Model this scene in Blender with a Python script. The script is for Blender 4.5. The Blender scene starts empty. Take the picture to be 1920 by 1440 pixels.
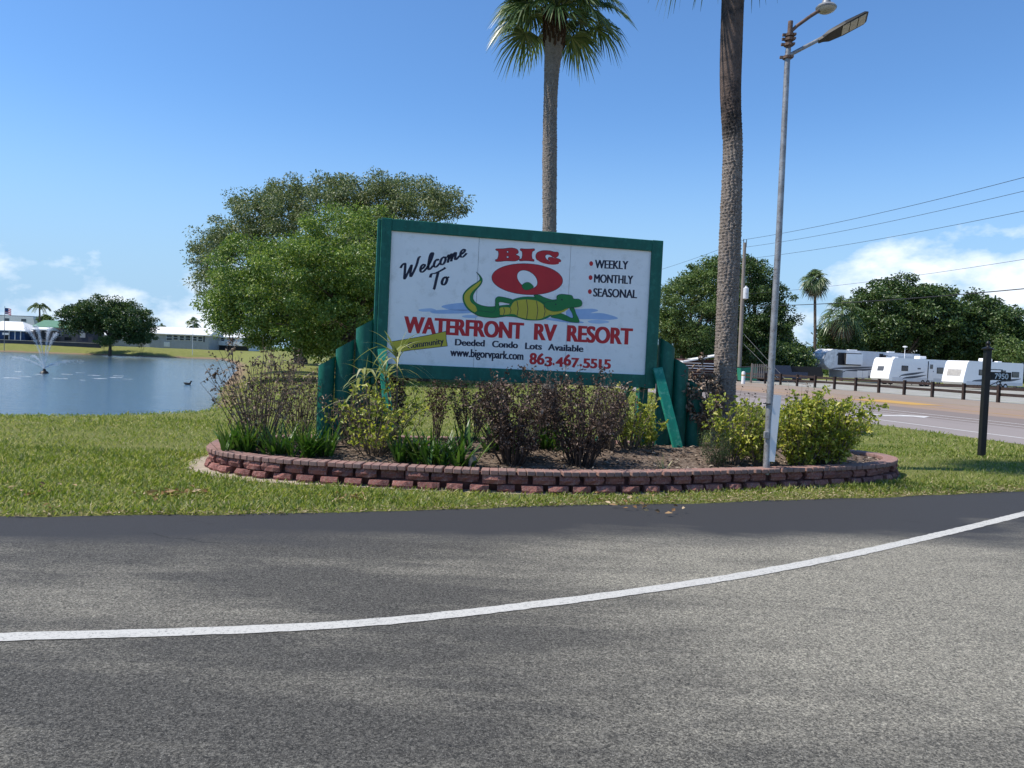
import bpy, math, random
import numpy as np
from mathutils import Vector, Matrix

# ------------------------------------------------------------------ camera, sky, sun, exposure
SC = bpy.context.scene
COL = SC.collection
FPX, PITCH, ROLL, CAMH = 1450.0, math.radians(2.01), math.radians(2.2), 1.55
FW = np.array([0, math.cos(PITCH), -math.sin(PITCH)])
_R = np.array([1.0, 0, 0]); _U = np.array([0, math.sin(PITCH), math.cos(PITCH)])
RT = math.cos(ROLL) * _R + math.sin(ROLL) * _U
UP = -math.sin(ROLL) * _R + math.cos(ROLL) * _U
CAM = np.array([0, 0, CAMH])
cd = bpy.data.cameras.new('camera'); cam = bpy.data.objects.new('camera', cd); COL.objects.link(cam)
cam.matrix_world = Matrix(((RT[0], UP[0], -FW[0], 0), (RT[1], UP[1], -FW[1], 0), (RT[2], UP[2], -FW[2], CAMH), (0, 0, 0, 1)))
cd.sensor_width = 36.0; cd.lens = 36.0 * FPX / 1920.0; cd.clip_start = 0.05; cd.clip_end = 4000
SC.camera = cam

SUN_EL, SUN_DIR = math.radians(55), (-1.0, -0.13)      # the sun stands to the left
az = math.atan2(SUN_DIR[1], SUN_DIR[0])
sv = Vector((math.cos(SUN_EL) * math.cos(az), math.cos(SUN_EL) * math.sin(az), math.sin(SUN_EL)))
sl = bpy.data.lights.new('sun', 'SUN'); sl.energy = 4.2; sl.angle = math.radians(0.5); sl.color = (1.0, 0.94, 0.845)
so = bpy.data.objects.new('sun', sl); COL.objects.link(so); so.rotation_euler = sv.to_track_quat('Z', 'Y').to_euler()

W = bpy.data.worlds.new('World'); SC.world = W; W.use_nodes = True
wn = W.node_tree.nodes; wl = W.node_tree.links; wn.clear()
wo = wn.new('ShaderNodeOutputWorld'); wb = wn.new('ShaderNodeBackground'); wb.inputs[1].default_value = 0.11
sky = wn.new('ShaderNodeTexSky'); sky.sky_type = 'NISHITA'; sky.sun_disc = False
sky.sun_elevation = SUN_EL; sky.sun_rotation = math.radians(90) - az
sky.altitude = 0; sky.air_density = 1.0; sky.dust_density = 0.15; sky.ozone_density = 1.6
# low fair-weather cumulus all round the horizon
tc = wn.new('ShaderNodeTexCoord'); mp = wn.new('ShaderNodeMapping'); mp.inputs['Scale'].default_value = (1, 1, 1.9)
mp.inputs['Location'].default_value = (0.35, 0.0, 0.0); mp.inputs['Rotation'].default_value = (0, 0, math.radians(276))
n1 = wn.new('ShaderNodeTexNoise'); n1.inputs['Scale'].default_value = 5.2; n1.inputs['Detail'].default_value = 9; n1.inputs['Roughness'].default_value = 0.56
wl.new(tc.outputs['Generated'], mp.inputs[0]); wl.new(mp.outputs[0], n1.inputs[0])
sx = wn.new('ShaderNodeSeparateXYZ'); wl.new(tc.outputs['Generated'], sx.inputs[0])
band = wn.new('ShaderNodeMapRange'); band.inputs[1].default_value = 0.12; band.inputs[2].default_value = 0.26; band.inputs[3].default_value = 0.0; band.inputs[4].default_value = 0.30
wl.new(sx.outputs[2], band.inputs[0])
sb = wn.new('ShaderNodeMath'); sb.operation = 'SUBTRACT'; wl.new(n1.outputs[0], sb.inputs[0]); wl.new(band.outputs[0], sb.inputs[1])
rp = wn.new('ShaderNodeMapRange'); rp.inputs[1].default_value = 0.535; rp.inputs[2].default_value = 0.65; rp.inputs[3].default_value = 0; rp.inputs[4].default_value = 0.8
wl.new(sb.outputs[0], rp.inputs[0])
mx = wn.new('ShaderNodeMix'); mx.data_type = 'RGBA'; mx.inputs[7].default_value = (8.0, 8.4, 9.0, 1)
tint = wn.new('ShaderNodeMix'); tint.data_type = 'RGBA'; tint.blend_type = 'MULTIPLY'; tint.inputs[0].default_value = 1; tint.inputs[7].default_value = (.66, .95, 1.24, 1)
wl.new(sky.outputs[0], tint.inputs[6])
hz = wn.new('ShaderNodeMapRange'); hz.interpolation_type = 'SMOOTHERSTEP'; hz.inputs[1].default_value = -.02; hz.inputs[2].default_value = .34; hz.inputs[3].default_value = 1.0; hz.inputs[4].default_value = 0.0
wl.new(sx.outputs[2], hz.inputs[0])
hm = wn.new('ShaderNodeMix'); hm.data_type = 'RGBA'; hm.inputs[7].default_value = (2.85, 4.4, 6.05, 1); wl.new(hz.outputs[0], hm.inputs[0]); wl.new(tint.outputs[2], hm.inputs[6])
wl.new(rp.outputs[0], mx.inputs[0]); wl.new(hm.outputs[2], mx.inputs[6])
wl.new(mx.outputs[2], wb.inputs[0]); wl.new(wb.outputs[0], wo.inputs[0])
SC.view_settings.view_transform = 'Standard'; SC.view_settings.look = 'None'
SC.view_settings.exposure = 0.42; SC.view_settings.gamma = 1.0; SC.view_settings.use_curve_mapping = False

# ------------------------------------------------------------------ helpers
def ray(x, y): return FW + RT * (x - 960) / FPX + UP * (720 - y) / FPX
def gnd(x, y, z=0.0):
    d = ray(x, y); return CAM + d * ((z - CAMH) / d[2])
def at(x, y, Y):
    d = ray(x, y); return CAM + d * (Y / d[1])
def sstep(a, b, t):
    t = np.clip((t - a) / (b - a), 0, 1); return t * t * (3 - 2 * t)

def link(o, parent=None):
    COL.objects.link(o)
    if parent is not None: o.parent = parent
    return o
def tag(o, label=None, cat=None, group=None, kind=None):
    if label: o['label'] = label
    if cat: o['category'] = cat
    if group: o['group'] = group
    if kind: o['kind'] = kind
    return o
def thing(name, label, cat, loc=(0, 0, 0), rz=0.0, group=None):
    o = bpy.data.objects.new(name, None); o.empty_display_size = 0.2; o.location = loc; o.rotation_euler = (0, 0, rz)
    COL.objects.link(o); return tag(o, label, cat, group)
def clone(o, parent=None):
    c = o.copy(); COL.objects.link(c); c.parent = parent
    for ch in list(o.children): clone(ch, c)
    return c

def np_mesh(name, V, F, mat=None, parent=None, smooth=False, col=None):
    """V (n,3), F (m,k) -> one mesh object"""
    V = np.asarray(V, np.float32); F = np.asarray(F, np.int32)
    me = bpy.data.meshes.new(name); k = F.shape[1]
    me.vertices.add(len(V)); me.vertices.foreach_set('co', V.ravel())
    me.loops.add(F.size); me.loops.foreach_set('vertex_index', F.ravel())
    me.polygons.add(len(F)); me.polygons.foreach_set('loop_start', np.arange(len(F), dtype=np.int32) * k)
    me.polygons.foreach_set('loop_total', np.full(len(F), k, np.int32))
    if smooth: me.polygons.foreach_set('use_smooth', np.ones(len(F), bool))
    me.update(calc_edges=True)
    if mat: me.materials.append(mat)
    return link(bpy.data.objects.new(name, me), parent)

class MB:
    def __init__(s): s.v = []; s.f = []
    def add(s, vs, fs):
        b = len(s.v); s.v += [tuple(map(float, p)) for p in vs]; s.f += [tuple(b + i for i in f) for f in fs]; return s
    def box(s, c, sz, M=None, taper=1.0, bev=0.0):
        x, y, z = sz[0] / 2, sz[1] / 2, sz[2] / 2
        if bev > 0:
            b = min(bev, x * .9, y * .9, z * .9)
            vs = []
            for (dx, dy, dz) in ((b, b, 0), (b, 0, b), (0, b, b)):
                for sx_ in (-1, 1):
                    for sy_ in (-1, 1):
                        for sz_ in (-1, 1): vs.append((sx_ * (x - dx), sy_ * (y - dy), sz_ * (z - dz)))
            # hull faces by index; group g: 0 -> z faces, 1 -> y faces, 2 -> x faces
            I = lambda g, a, b_, c_: g * 8 + a * 4 + b_ * 2 + c_
            fs = []
            for k in (0, 1):
                o = lambda L: L if k else L[::-1]
                fs.append(o([I(0, 0, 0, k), I(0, 1, 0, k), I(0, 1, 1, k), I(0, 0, 1, k)]))
                fs.append(o([I(1, 0, k, 0), I(1, 0, k, 1), I(1, 1, k, 1), I(1, 1, k, 0)]))
                fs.append(o([I(2, k, 0, 0), I(2, k, 1, 0), I(2, k, 1, 1), I(2, k, 0, 1)]))
            for a in (0, 1):
                for b_ in (0, 1):
                    fs.append([I(0, 0, a, b_), I(0, 1, a, b_), I(1, 1, a, b_), I(1, 0, a, b_)])
                    fs.append([I(0, a, 0, b_), I(0, a, 1, b_), I(2, a, 1, b_), I(2, a, 0, b_)])
                    fs.append([I(1, a, b_, 0), I(1, a, b_, 1), I(2, a, b_, 1), I(2, a, b_, 0)])
                    for c_ in (0, 1): fs.append([I(0, a, b_, c_), I(1, a, b_, c_), I(2, a, b_, c_)])
        else:
            vs = [(sx_ * x * (taper if sz_ > 0 else 1), sy_ * y * (taper if sz_ > 0 else 1), sz_ * z) for sx_ in (-1, 1) for sy_ in (-1, 1) for sz_ in (-1, 1)]
            fs = [(0, 1, 3, 2), (4, 6, 7, 5), (0, 4, 5, 1), (2, 3, 7, 6), (0, 2, 6, 4), (1, 5, 7, 3)]
        if M is not None: vs = [tuple(M @ Vector(p)) for p in vs]
        return s.add([(p[0] + c[0], p[1] + c[1], p[2] + c[2]) for p in vs], fs)
    def span(s, a, b, **k):
        return s.box([(a[i] + b[i]) / 2 for i in range(3)], [abs(b[i] - a[i]) for i in range(3)], **k)
    def tube(s, path, rad, n=6, cap=True):
        P = [Vector(p) for p in path]; m = len(P)
        if not hasattr(rad, '__len__'): rad = [rad] * m
        t0 = (P[1] - P[0]).normalized(); ref = Vector((1, 0, 0)) if abs(t0.x) < .8 else Vector((0, 1, 0))
        nx = t0.cross(ref).normalized(); vs = []
        for i in range(m):
            t = (P[min(i + 1, m - 1)] - P[max(i - 1, 0)])
            t = t.normalized() if t.length > 1e-9 else t0
            nx = (nx - t * nx.dot(t)); nx = nx.normalized() if nx.length > 1e-6 else t.orthogonal().normalized()
            ny = t.cross(nx)
            for k in range(n):
                a = 2 * math.pi * k / n; vs.append(P[i] + (nx * math.cos(a) + ny * math.sin(a)) * rad[i])
        fs = [(i * n + k, i * n + (k + 1) % n, (i + 1) * n + (k + 1) % n, (i + 1) * n + k) for i in range(m - 1) for k in range(n)]
        if cap: fs += [tuple(range(n))[::-1], tuple((m - 1) * n + k for k in range(n))]
        return s.add(vs, fs)
    def prism(s, poly, a0, a1, axis='y'):
        """poly in the two other axes, extruded from a0 to a1"""
        n = len(poly)
        def p3(p, a): return {'y': (p[0], a, p[1]), 'x': (a, p[0], p[1]), 'z': (p[0], p[1], a)}[axis]
        vs = [p3(p, a0) for p in poly] + [p3(p, a1) for p in poly]
        fs = [tuple(range(n)), tuple(range(2 * n - 1, n - 1, -1))] + [(i, i + n, (i + 1) % n + n, (i + 1) % n) for i in range(n)]
        return s.add(vs, fs)
    def lathe(s, prof, c=(0, 0, 0), n=16):
        vs = [(c[0] + r * math.cos(2 * math.pi * k / n), c[1] + r * math.sin(2 * math.pi * k / n), c[2] + z) for r, z in prof for k in range(n)]
        m = len(prof)
        fs = [(i * n + k, i * n + (k + 1) % n, (i + 1) * n + (k + 1) % n, (i + 1) * n + k) for i in range(m - 1) for k in range(n)]
        fs += [tuple(range(n))[::-1], tuple((m - 1) * n + k for k in range(n))]
        return s.add(vs, fs)
    def build(s, name, mat, parent=None, smooth=False, fix=True):
        me = bpy.data.meshes.new(name); me.from_pydata(s.v, [], s.f); me.materials.append(mat)
        if fix:
            import bmesh
            bm = bmesh.new(); bm.from_mesh(me); bmesh.ops.recalc_face_normals(bm, faces=bm.faces[:]); bm.to_mesh(me); bm.free()
        if smooth:
            for p in me.polygons: p.use_smooth = True
            try: me.set_sharp_from_angle(angle=math.radians(40))
            except Exception: pass
        return link(bpy.data.objects.new(name, me), parent)

def crom(pts, n=8, closed=False):
    P = np.array(pts, float); m = len(P); out = []
    for i in range(m if closed else m - 1):
        if closed: a, b, c, d = P[(i - 1) % m], P[i], P[(i + 1) % m], P[(i + 2) % m]
        else: a, b, c, d = P[max(i - 1, 0)], P[i], P[i + 1], P[min(i + 2, m - 1)]
        for t in np.linspace(0, 1, n, endpoint=False):
            out.append(.5 * ((2 * b) + (c - a) * t + (2 * a - 5 * b + 4 * c - d) * t * t + (-a + 3 * b - 3 * c + d) * t ** 3))
    if not closed: out.append(P[-1])
    return np.array(out)
def resample(P, step, closed=False):
    Q = np.vstack([P, P[:1]]) if closed else P
    L = np.r_[0, np.cumsum(np.linalg.norm(np.diff(Q, axis=0), axis=1))]
    n = max(2, int(round(L[-1] / step))); t = np.linspace(0, L[-1], n, endpoint=not closed)
    return np.stack([np.interp(t, L, Q[:, k]) for k in range(Q.shape[1])], 1)
def inside(poly, X, Y):
    r = np.zeros(np.shape(X), bool); n = len(poly); j = n - 1
    for i in range(n):
        xi, yi = poly[i]; xj, yj = poly[j]
        c = ((yi > Y) != (yj > Y)) & (X < (xj - xi) * (Y - yi) / (yj - yi + 1e-12) + xi); r ^= c; j = i
    return r
def pdist(poly, X, Y, closed=True):
    d = np.full(np.shape(X), 1e9); n = len(poly)
    for i in range(n if closed else n - 1):
        ax, ay = poly[i]; bx, by = poly[(i + 1) % n]; vx, vy = bx - ax, by - ay
        t = np.clip(((X - ax) * vx + (Y - ay) * vy) / (vx * vx + vy * vy + 1e-12), 0, 1)
        d = np.minimum(d, np.hypot(X - ax - t * vx, Y - ay - t * vy))
    return d

# ------------------------------------------------------------------ materials
class NT:
    def __init__(s, name):
        s.m = bpy.data.materials.new(name); s.m.use_nodes = True; s.t = s.m.node_tree; s.n = s.t.nodes; s.l = s.t.links
        s.b = s.n['Principled BSDF']; s.out = s.n['Material Output']; s._tc = None
    def node(s, k, **kw):
        o = s.n.new(k)
        for a, v in kw.items(): setattr(o, a, v)
        return o
    def coord(s, scale=(1, 1, 1), rot=(0, 0, 0)):
        if s._tc is None: s._tc = s.node('ShaderNodeTexCoord')
        m = s.node('ShaderNodeMapping'); m.inputs['Scale'].default_value = scale; m.inputs['Rotation'].default_value = rot
        s.l.new(s._tc.outputs['Object'], m.inputs[0]); return m.outputs[0]
    def noise(s, scale, detail=5, rough=.55, co=None, st=(1, 1, 1), rot=(0, 0, 0)):
        o = s.node('ShaderNodeTexNoise'); o.inputs['Scale'].default_value = scale; o.inputs['Detail'].default_value = detail; o.inputs['Roughness'].default_value = rough
        s.l.new(co or s.coord(st, rot), o.inputs['Vector']); return o.outputs[0]
    def rng(s, v, a, b, c=0.0, d=1.0):
        o = s.node('ShaderNodeMapRange')
        for i, x in enumerate((a, b, c, d)): o.inputs[i + 1].default_value = x
        s.l.new(v, o.inputs[0]); return o.outputs[0]
    def mix(s, f, a, b, mode='MIX'):
        o = s.node('ShaderNodeMix'); o.data_type = 'RGBA'; o.blend_type = mode
        for i, x in ((0, f), (6, a), (7, b)):
            if isinstance(x, (int, float)): o.inputs[i].default_value = x
            elif isinstance(x, tuple): o.inputs[i].default_value = (*x[:3], 1)
            else: s.l.new(x, o.inputs[i])
        return o.outputs[2]
    def math(s, op, a, b):
        o = s.node('ShaderNodeMath'); o.operation = op
        for i, x in ((0, a), (1, b)):
            if isinstance(x, (int, float)): o.inputs[i].default_value = x
            else: s.l.new(x, o.inputs[i])
        return o.outputs[0]
    def bump(s, h, strength=.3, dist=.01):
        o = s.node('ShaderNodeBump'); o.inputs['Strength'].default_value = strength; o.inputs['Distance'].default_value = dist
        s.l.new(h, o.inputs['Height']); s.l.new(o.outputs[0], s.b.inputs['Normal']); return o.outputs[0]
    def set(s, col=None, rough=None, spec=None, metal=None):
        if col is not None:
            if isinstance(col, tuple): s.b.inputs['Base Color'].default_value = (*col[:3], 1)
            else: s.l.new(col, s.b.inputs['Base Color'])
        if rough is not None: s.b.inputs['Roughness'].default_value = rough
        if spec is not None: s.b.inputs['Specular IOR Level'].default_value = spec
        if metal is not None: s.b.inputs['Metallic'].default_value = metal
        return s.m

def surf(name, c1, c2=None, scale=6, rough=.7, spec=.3, bump=0, bscale=40, metal=0, island=.0, st=(1, 1, 1), dirt=None):
    m = NT(name); c2 = c2 or tuple(x * .75 for x in c1)
    col = m.mix(m.rng(m.noise(scale, 6, .6, st=st), .35, .65), c1, c2)
    if dirt: col = m.mix(m.rng(m.noise(dirt[1], 8, .7), .52, .70), col, dirt[0])
    if island:
        g = m.node('ShaderNodeNewGeometry'); col = m.mix(1.0, col, m.mix(g.outputs['Random Per Island'], (1 - island,) * 3, (1 + island * .6,) * 3), 'MULTIPLY')
    if bump: m.bump(m.noise(bscale, 5, .6, st=st), bump, .01)
    return m.set(col, rough, spec, metal)

def leafmat(name, stops, trans=.35, rough=.5, spec=.25):
    m = NT(name); g = m.node('ShaderNodeNewGeometry'); r = m.node('ShaderNodeValToRGB'); cr = r.color_ramp
    while len(cr.elements) < len(stops): cr.elements.new(.5)
    for e, (p, c) in zip(cr.elements, stops): e.position = p; e.color = (*c, 1)
    m.l.new(g.outputs['Random Per Island'], r.inputs[0]); m.set(r.outputs[0], rough, spec)
    t = m.node('ShaderNodeBsdfTranslucent'); hs = m.mix(1.0, r.outputs[0], (1.25, 1.3, .7), 'MULTIPLY'); m.l.new(hs, t.inputs[0])
    mxs = m.node('ShaderNodeMixShader'); mxs.inputs[0].default_value = trans
    m.l.new(m.b.outputs[0], mxs.inputs[1]); m.l.new(t.outputs[0], mxs.inputs[2]); m.l.new(mxs.outputs[0], m.out.inputs[0]); return m.m

M = {}
M['white'] = surf('white_paint', (.78, .78, .77), (.70, .70, .69), 3, .45, .4)
M['roofwhite'] = surf('white_roof', (.80, .80, .78), (.70, .70, .68), 2, .6)
M['grey'] = surf('grey_siding', (.42, .43, .44), (.36, .37, .38), 2, .7)
M['dark'] = surf('dark_trim', (.03, .03, .033), (.02, .02, .022), 5, .6)
M['black'] = surf('black_paint', (.007, .007, .008), (.012, .012, .012), 8, .45, .35)
M['glass'] = surf('window_glass', (.03, .04, .05), (.05, .06, .07), 2, .08, .6)
M['tyre'] = surf('tyre_rubber', (.02, .02, .02), (.03, .03, .03), 20, .85)
M['steel'] = surf('galvanised_steel', (.34, .35, .36), (.22, .22, .22), 9, .5, .5, .2, 60, .35, dirt=((.12, .08, .06), 25))
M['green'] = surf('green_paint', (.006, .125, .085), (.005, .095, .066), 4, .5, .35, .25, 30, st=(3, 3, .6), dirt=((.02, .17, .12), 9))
M['sign_white'] = surf('sign_white', (.90, .895, .87), (.86, .855, .83), 2.5, .4, .4, dirt=((.74, .735, .70), 6))
M['ink_red'] = surf('red_ink', (.56, .028, .035), (.50, .025, .032), 5, .45)
M['ink_navy'] = surf('navy_ink', (.016, .018, .04), (.02, .022, .05), 5, .45)
M['ink_green'] = surf('green_ink', (.02, .21, .055), (.018, .18, .05), 5, .45)
M['ink_yellow'] = surf('yellow_ink', (.56, .47, .05), (.52, .43, .045), 5, .45)
M['ink_blue'] = surf('pale_blue_ink', (.38, .53, .76), (.31, .46, .70), 5, .45)
M['ink_blue2'] = surf('light_blue_ink', (.46, .60, .80), (.42, .56, .76), 5, .45)
M['bark'] = surf('bark', (.16, .125, .095), (.075, .06, .05), 6, .9, .1, .8, 18, st=(1, 1, .3))
M['twig'] = surf('dry_twig', (.20, .16, .125), (.09, .07, .055), 14, .9, .1)
M['woodpost'] = surf('weathered_wood', (.30, .26, .22), (.20, .17, .15), 4, .85, .15, .4, 25, st=(6, 6, .4))
M['fence'] = surf('dark_brown_fence', (.055, .038, .032), (.035, .025, .022), 5, .8, .2, island=.2)
M['concrete'] = surf('concrete', (.42, .40, .37), (.34, .32, .30), 5, .9, .15)
# ------------------------------------------------------------------ terrain, lake, driveway, road
RNG = np.random.default_rng(7)
LAKE = crom([(-120, -10), (-60, 4), (-30, 12.2), (-18, 15.0), (-12, 16.6), (-9.4, 18.2), (-8.9, 20.5), (-9.7, 25), (-12.2, 32), (-16.4, 44), (-21, 58), (-31, 86), (-40, 107), (-45, 116), (-54, 113.5), (-64, 112), (-76, 111), (-115, 108), (-165, 80), (-160, 10)], 4, True)
WATER_Z = -0.5
EDGE = np.array([(-90, -18), (-30, -3.2), (-12, 4.0), (-4.36, 6.61), (-2.31, 7.09), (0.05, 7.91), (3.0, 8.86), (6.95, 10.37), (9.6, 11.6), (12.2, 12.9), (40, 13.5)])
def ground_z(X, Y):
    X = np.asarray(X, float); Y = np.asarray(Y, float)
    ins = inside(LAKE, X, Y); d = pdist(LAKE, X, Y)
    far = sstep(60, 100, Y) * sstep(-8, -25, X)
    base = 0.85 * far
    w = 2.2 + 3.5 * far + 1.2 * sstep(17, 30, Y)
    und = (0.035 * np.sin(X * .55 + 1) * np.sin(Y * .47) + .02 * np.sin(X * 1.7 + Y * 1.1)) * sstep(0.3, 4, d) * sstep(16, 20, Y) * sstep(8, 4, X)
    zo = WATER_Z + (base - WATER_Z) * np.where(far > .3, np.clip(sstep(-.1 * w, w, d) * .9 + .1 * sstep(0, 25, d), 0, 1), sstep(-.15 * w, w, d)) + und
    zi = WATER_Z - .12 - np.minimum(d * .25, 1.2)
    # lap the inner side smoothly
    zi = np.minimum(zi, WATER_Z + (base - WATER_Z) * sstep(-.15 * w, w, -d * 0) - d * .2)
    return np.where(ins, zi, zo)

m = NT('lawn_ground')
co = m.coord()
big = m.rng(m.noise(.16, 4, .6), .35, .65); mid = m.rng(m.noise(1.4, 6, .65), .3, .7); fine = m.rng(m.noise(26, 5, .7), .25, .75)
c = m.mix(big, (.21, .22, .062), (.16, .18, .05)); c = m.mix(mid, c, (.26, .25, .09)); c = m.mix(m.math('MULTIPLY', fine, .55), c, (.09, .12, .025))
c = m.mix(m.rng(m.noise(.5, 7, .7), .60, .72), c, (.20, .17, .085))
# bare sandy soil along the waterline (by height above the water)
geo = m.node('ShaderNodeNewGeometry'); sp = m.node('ShaderNodeSeparateXYZ'); m.l.new(geo.outputs['Position'], sp.inputs[0])
hz = m.math('ADD', sp.outputs[2], m.math('MULTIPLY', m.math('SUBTRACT', m.noise(.9, 5), .5), .35))
c = m.mix(m.rng(hz, -.27, -.40), c, (.24, .17, .11))
m.set(c, .95, .1); m.bump(m.noise(40, 6, .75), .9, .04); M['lawn'] = m.m

xs = np.unique(np.r_[np.array([-1500, -800, -400, -250, -180, -150]), np.arange(-130, -40, 2.5), np.arange(-40, 8, .6), np.arange(8, 40, 4), np.array([50, 80, 140, 250, 500, 900, 1500])])
ys = np.unique(np.r_[np.array([-400, -150, -60, -20, -5]), np.arange(0, 14, 2), np.arange(14, 62, .6), np.arange(62, 130, 2), np.array([140, 160, 200, 300, 500, 900, 1600])])
GX, GY = np.meshgrid(xs, ys); GZ = ground_z(GX, GY)
nx_, ny_ = len(xs), len(ys); I = np.arange(nx_ * ny_).reshape(ny_, nx_)
q = np.stack([I[:-1, :-1], I[:-1, 1:], I[1:, 1:], I[1:, :-1]], -1).reshape(-1, 4)
tag(np_mesh('ground', np.stack([GX, GY, GZ], -1).reshape(-1, 3), q, M['lawn'], smooth=True), kind='structure')

m = NT('lake_water'); m.set((.055, .095, .135), .12, .5)
wv = m.math('ADD', m.math('MULTIPLY', m.noise(1.6, 6, .62, st=(.35, 1, 1), rot=(0, 0, .15)), 1.0), m.math('MULTIPLY', m.noise(7, 4, .6, st=(.4, 1, 1)), .35))
m.bump(wv, .55, .12); M['water'] = m.m
P = LAKE + 0; ctr = P.mean(0); P = ctr + (P - ctr) * 1.02
me_ = MB(); me_.add([(p[0], p[1], WATER_Z) for p in P], [tuple(range(len(P)))]); tag(me_.build('lake', M['water'], fix=False), kind='structure')

# driveway: sealed asphalt; the attribute says how far a point is from the lawn edge (a strip of newer sealcoat)
m = NT('driveway_asphalt'); a = m.node('ShaderNodeAttribute', attribute_name='edge')
patch = m.math('ADD', m.math('MULTIPLY', m.noise(.42, 6, .62, st=(.5, 1.5, 1), rot=(0, 0, -.3)), .7), m.math('MULTIPLY', m.noise(1.5, 6, .7, st=(.32, 1.6, 1), rot=(0, 0, -.3)), .3))
px = m.node('ShaderNodeSeparateXYZ'); m.l.new(m.coord(), px.inputs[0])
wear = m.math('ADD', m.rng(patch, .45, .62), m.rng(m.math('ADD', px.outputs[0], m.math('MULTIPLY', m.noise(.8, 4), 2.0)), .6, 4.2, -.08, .75))
grit = m.rng(m.noise(70, 3, .85), .36, .64); grit2 = m.noise(190, 2, .6)
worn = m.mix(grit, (.37, .345, .28), (.105, .098, .082))
darka = m.mix(grit, (.125, .119, .105), (.033, .031, .0275))
c = m.mix(m.math('MINIMUM', wear, 1.0), darka, worn)
c = m.mix(m.rng(grit2, .62, .70, 0, .85), c, (.34, .325, .29))
edge = m.math('ADD', a.outputs['Fac'], m.math('MULTIPLY', m.math('SUBTRACT', m.noise(.7, 5, .6, st=(.5, 1.5, 1)), .5), 1.1))
vor = m.node('ShaderNodeTexVoronoi'); vor.inputs['Scale'].default_value = 135; m.l.new(m.coord(), vor.inputs['Vector']); vs_ = m.node('ShaderNodeSeparateColor'); m.l.new(vor.outputs['Color'], vs_.inputs[0])
c = m.mix(1.0, c, m.mix(vs_.outputs[0], (.45, .45, .45), (1.65, 1.63, 1.58)), 'MULTIPLY')
seal = m.rng(edge, 1.05, .65)
c = m.mix(seal, c, m.mix(m.math('MULTIPLY', m.noise(60, 4), .7), (.052, .052, .055), (.036, .036, .038)))
crk = m.node('ShaderNodeTexVoronoi'); crk.feature = 'DISTANCE_TO_EDGE'; crk.inputs['Scale'].default_value = .55; crk.inputs['Randomness'].default_value = 1
wrp = m.node('ShaderNodeMix', data_type='VECTOR'); wrp.inputs[0].default_value = .22; m.l.new(m.coord((.45, 1.3, 1)), wrp.inputs[4])
nn = m.node('ShaderNodeTexNoise'); nn.inputs['Scale'].default_value = 3; nn.inputs['Detail'].default_value = 6; m.l.new(m.coord(), nn.inputs['Vector']); m.l.new(nn.outputs['Color'], wrp.inputs[5]); m.l.new(wrp.outputs[1], crk.inputs['Vector'])
crack = m.math('MULTIPLY', m.rng(crk.outputs['Distance'], .006, .001), m.rng(m.noise(.6, 3), .54, .62))
c = m.mix(m.math('MULTIPLY', crack, .7), c, (.03, .03, .03))
m.set(c, .85, .25); m.bump(m.math('ADD', m.noise(150, 4, .8), m.math('MULTIPLY', crack, -1.0)), .75, .012); M['asphalt'] = m.m
gx = np.unique(np.r_[np.arange(-90, -8, 6), np.arange(-8, 10, .25), np.arange(10, 41, 3)])
ey = np.interp(gx, crom(EDGE, 6)[:, 0], crom(EDGE, 6)[:, 1])
ey = ey + np.where(np.abs(gx) < 9, RNG.normal(0, .02, len(gx)) + .03 * np.sin(gx * 2.3) + .02 * np.sin(gx * 5.1), 0)
off = np.array([0, .1, .25, .5, .8, 1.2, 1.7, 2.5, 4, 6, 9, 14, 30, 80])
V = np.stack([np.repeat(gx[None], len(off), 0), ey[None] - off[:, None], np.full((len(off), len(gx)), .006)], -1)
I = np.arange(V.shape[0] * V.shape[1]).reshape(V.shape[:2])
drive = tag(np_mesh('driveway', V.reshape(-1, 3), np.stack([I[:-1, :-1], I[1:, :-1], I[1:, 1:], I[:-1, 1:]], -1).reshape(-1, 4), M['asphalt']), kind='structure')
at_ = drive.data.attributes.new('edge', 'FLOAT', 'POINT'); at_.data.foreach_set('value', (off[:, None] / (1 + .16 * np.clip(gx + 4, 0, 12))[None]).ravel().astype(np.float32))

def paintmat(name, c, wear=.5, asp=(.09, .088, .085)):
    m = NT(name); f = m.math('MULTIPLY', m.rng(m.noise(60, 5, .85), .52, .66), wear)
    f = m.math('ADD', f, m.math('MULTIPLY', m.rng(m.noise(2.2, 6, .7), .56, .75), .35))
    m.set(m.mix(f, c, asp), .7, .3); m.bump(m.noise(150, 4, .8), .4, .008); return m.m
M['line'] = paintmat('white_road_paint', (.53, .515, .47), .85)
M['line2'] = paintmat('white_lane_paint', (.60, .58, .55), .4, (.3, .26, .24))
M['yline'] = paintmat('yellow_lane_paint', (.50, .29, .06), .3, (.3, .24, .2))
def strip(name, pts, w, z, mat, parent, jit=0.0):
    P = np.array(pts); t = np.gradient(P, axis=0); t /= np.linalg.norm(t, axis=1)[:, None]; n = np.stack([-t[:, 1], t[:, 0]], 1)
    j = RNG.normal(0, jit, (2, len(P)))
    V = np.vstack([np.c_[P + n * (w / 2 + j[0])[:, None] if jit else P + n * w / 2, np.full(len(P), z)], np.c_[P - n * (w / 2 + j[1])[:, None] if jit else P - n * w / 2, np.full(len(P), z)]])
    k = len(P); F = [(i, i + k, i + 1 + k, i + 1) for i in range(k - 1)]
    return np_mesh(name, V, F, mat, parent)
LINE = resample(crom([(-14, 1.9), (-7, 3.15), (-2.58, 3.93), (-1.35, 4.18), (-.68, 4.38), (.05, 4.71), (.92, 5.16), (1.99, 5.8), (3.48, 6.85), (5.8, 8.64), (7.6, 10.1), (9.5, 11.6)], 10), .06)
strip('edge_line', LINE, .118, .0105, M['line'], drive, .003)

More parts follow.
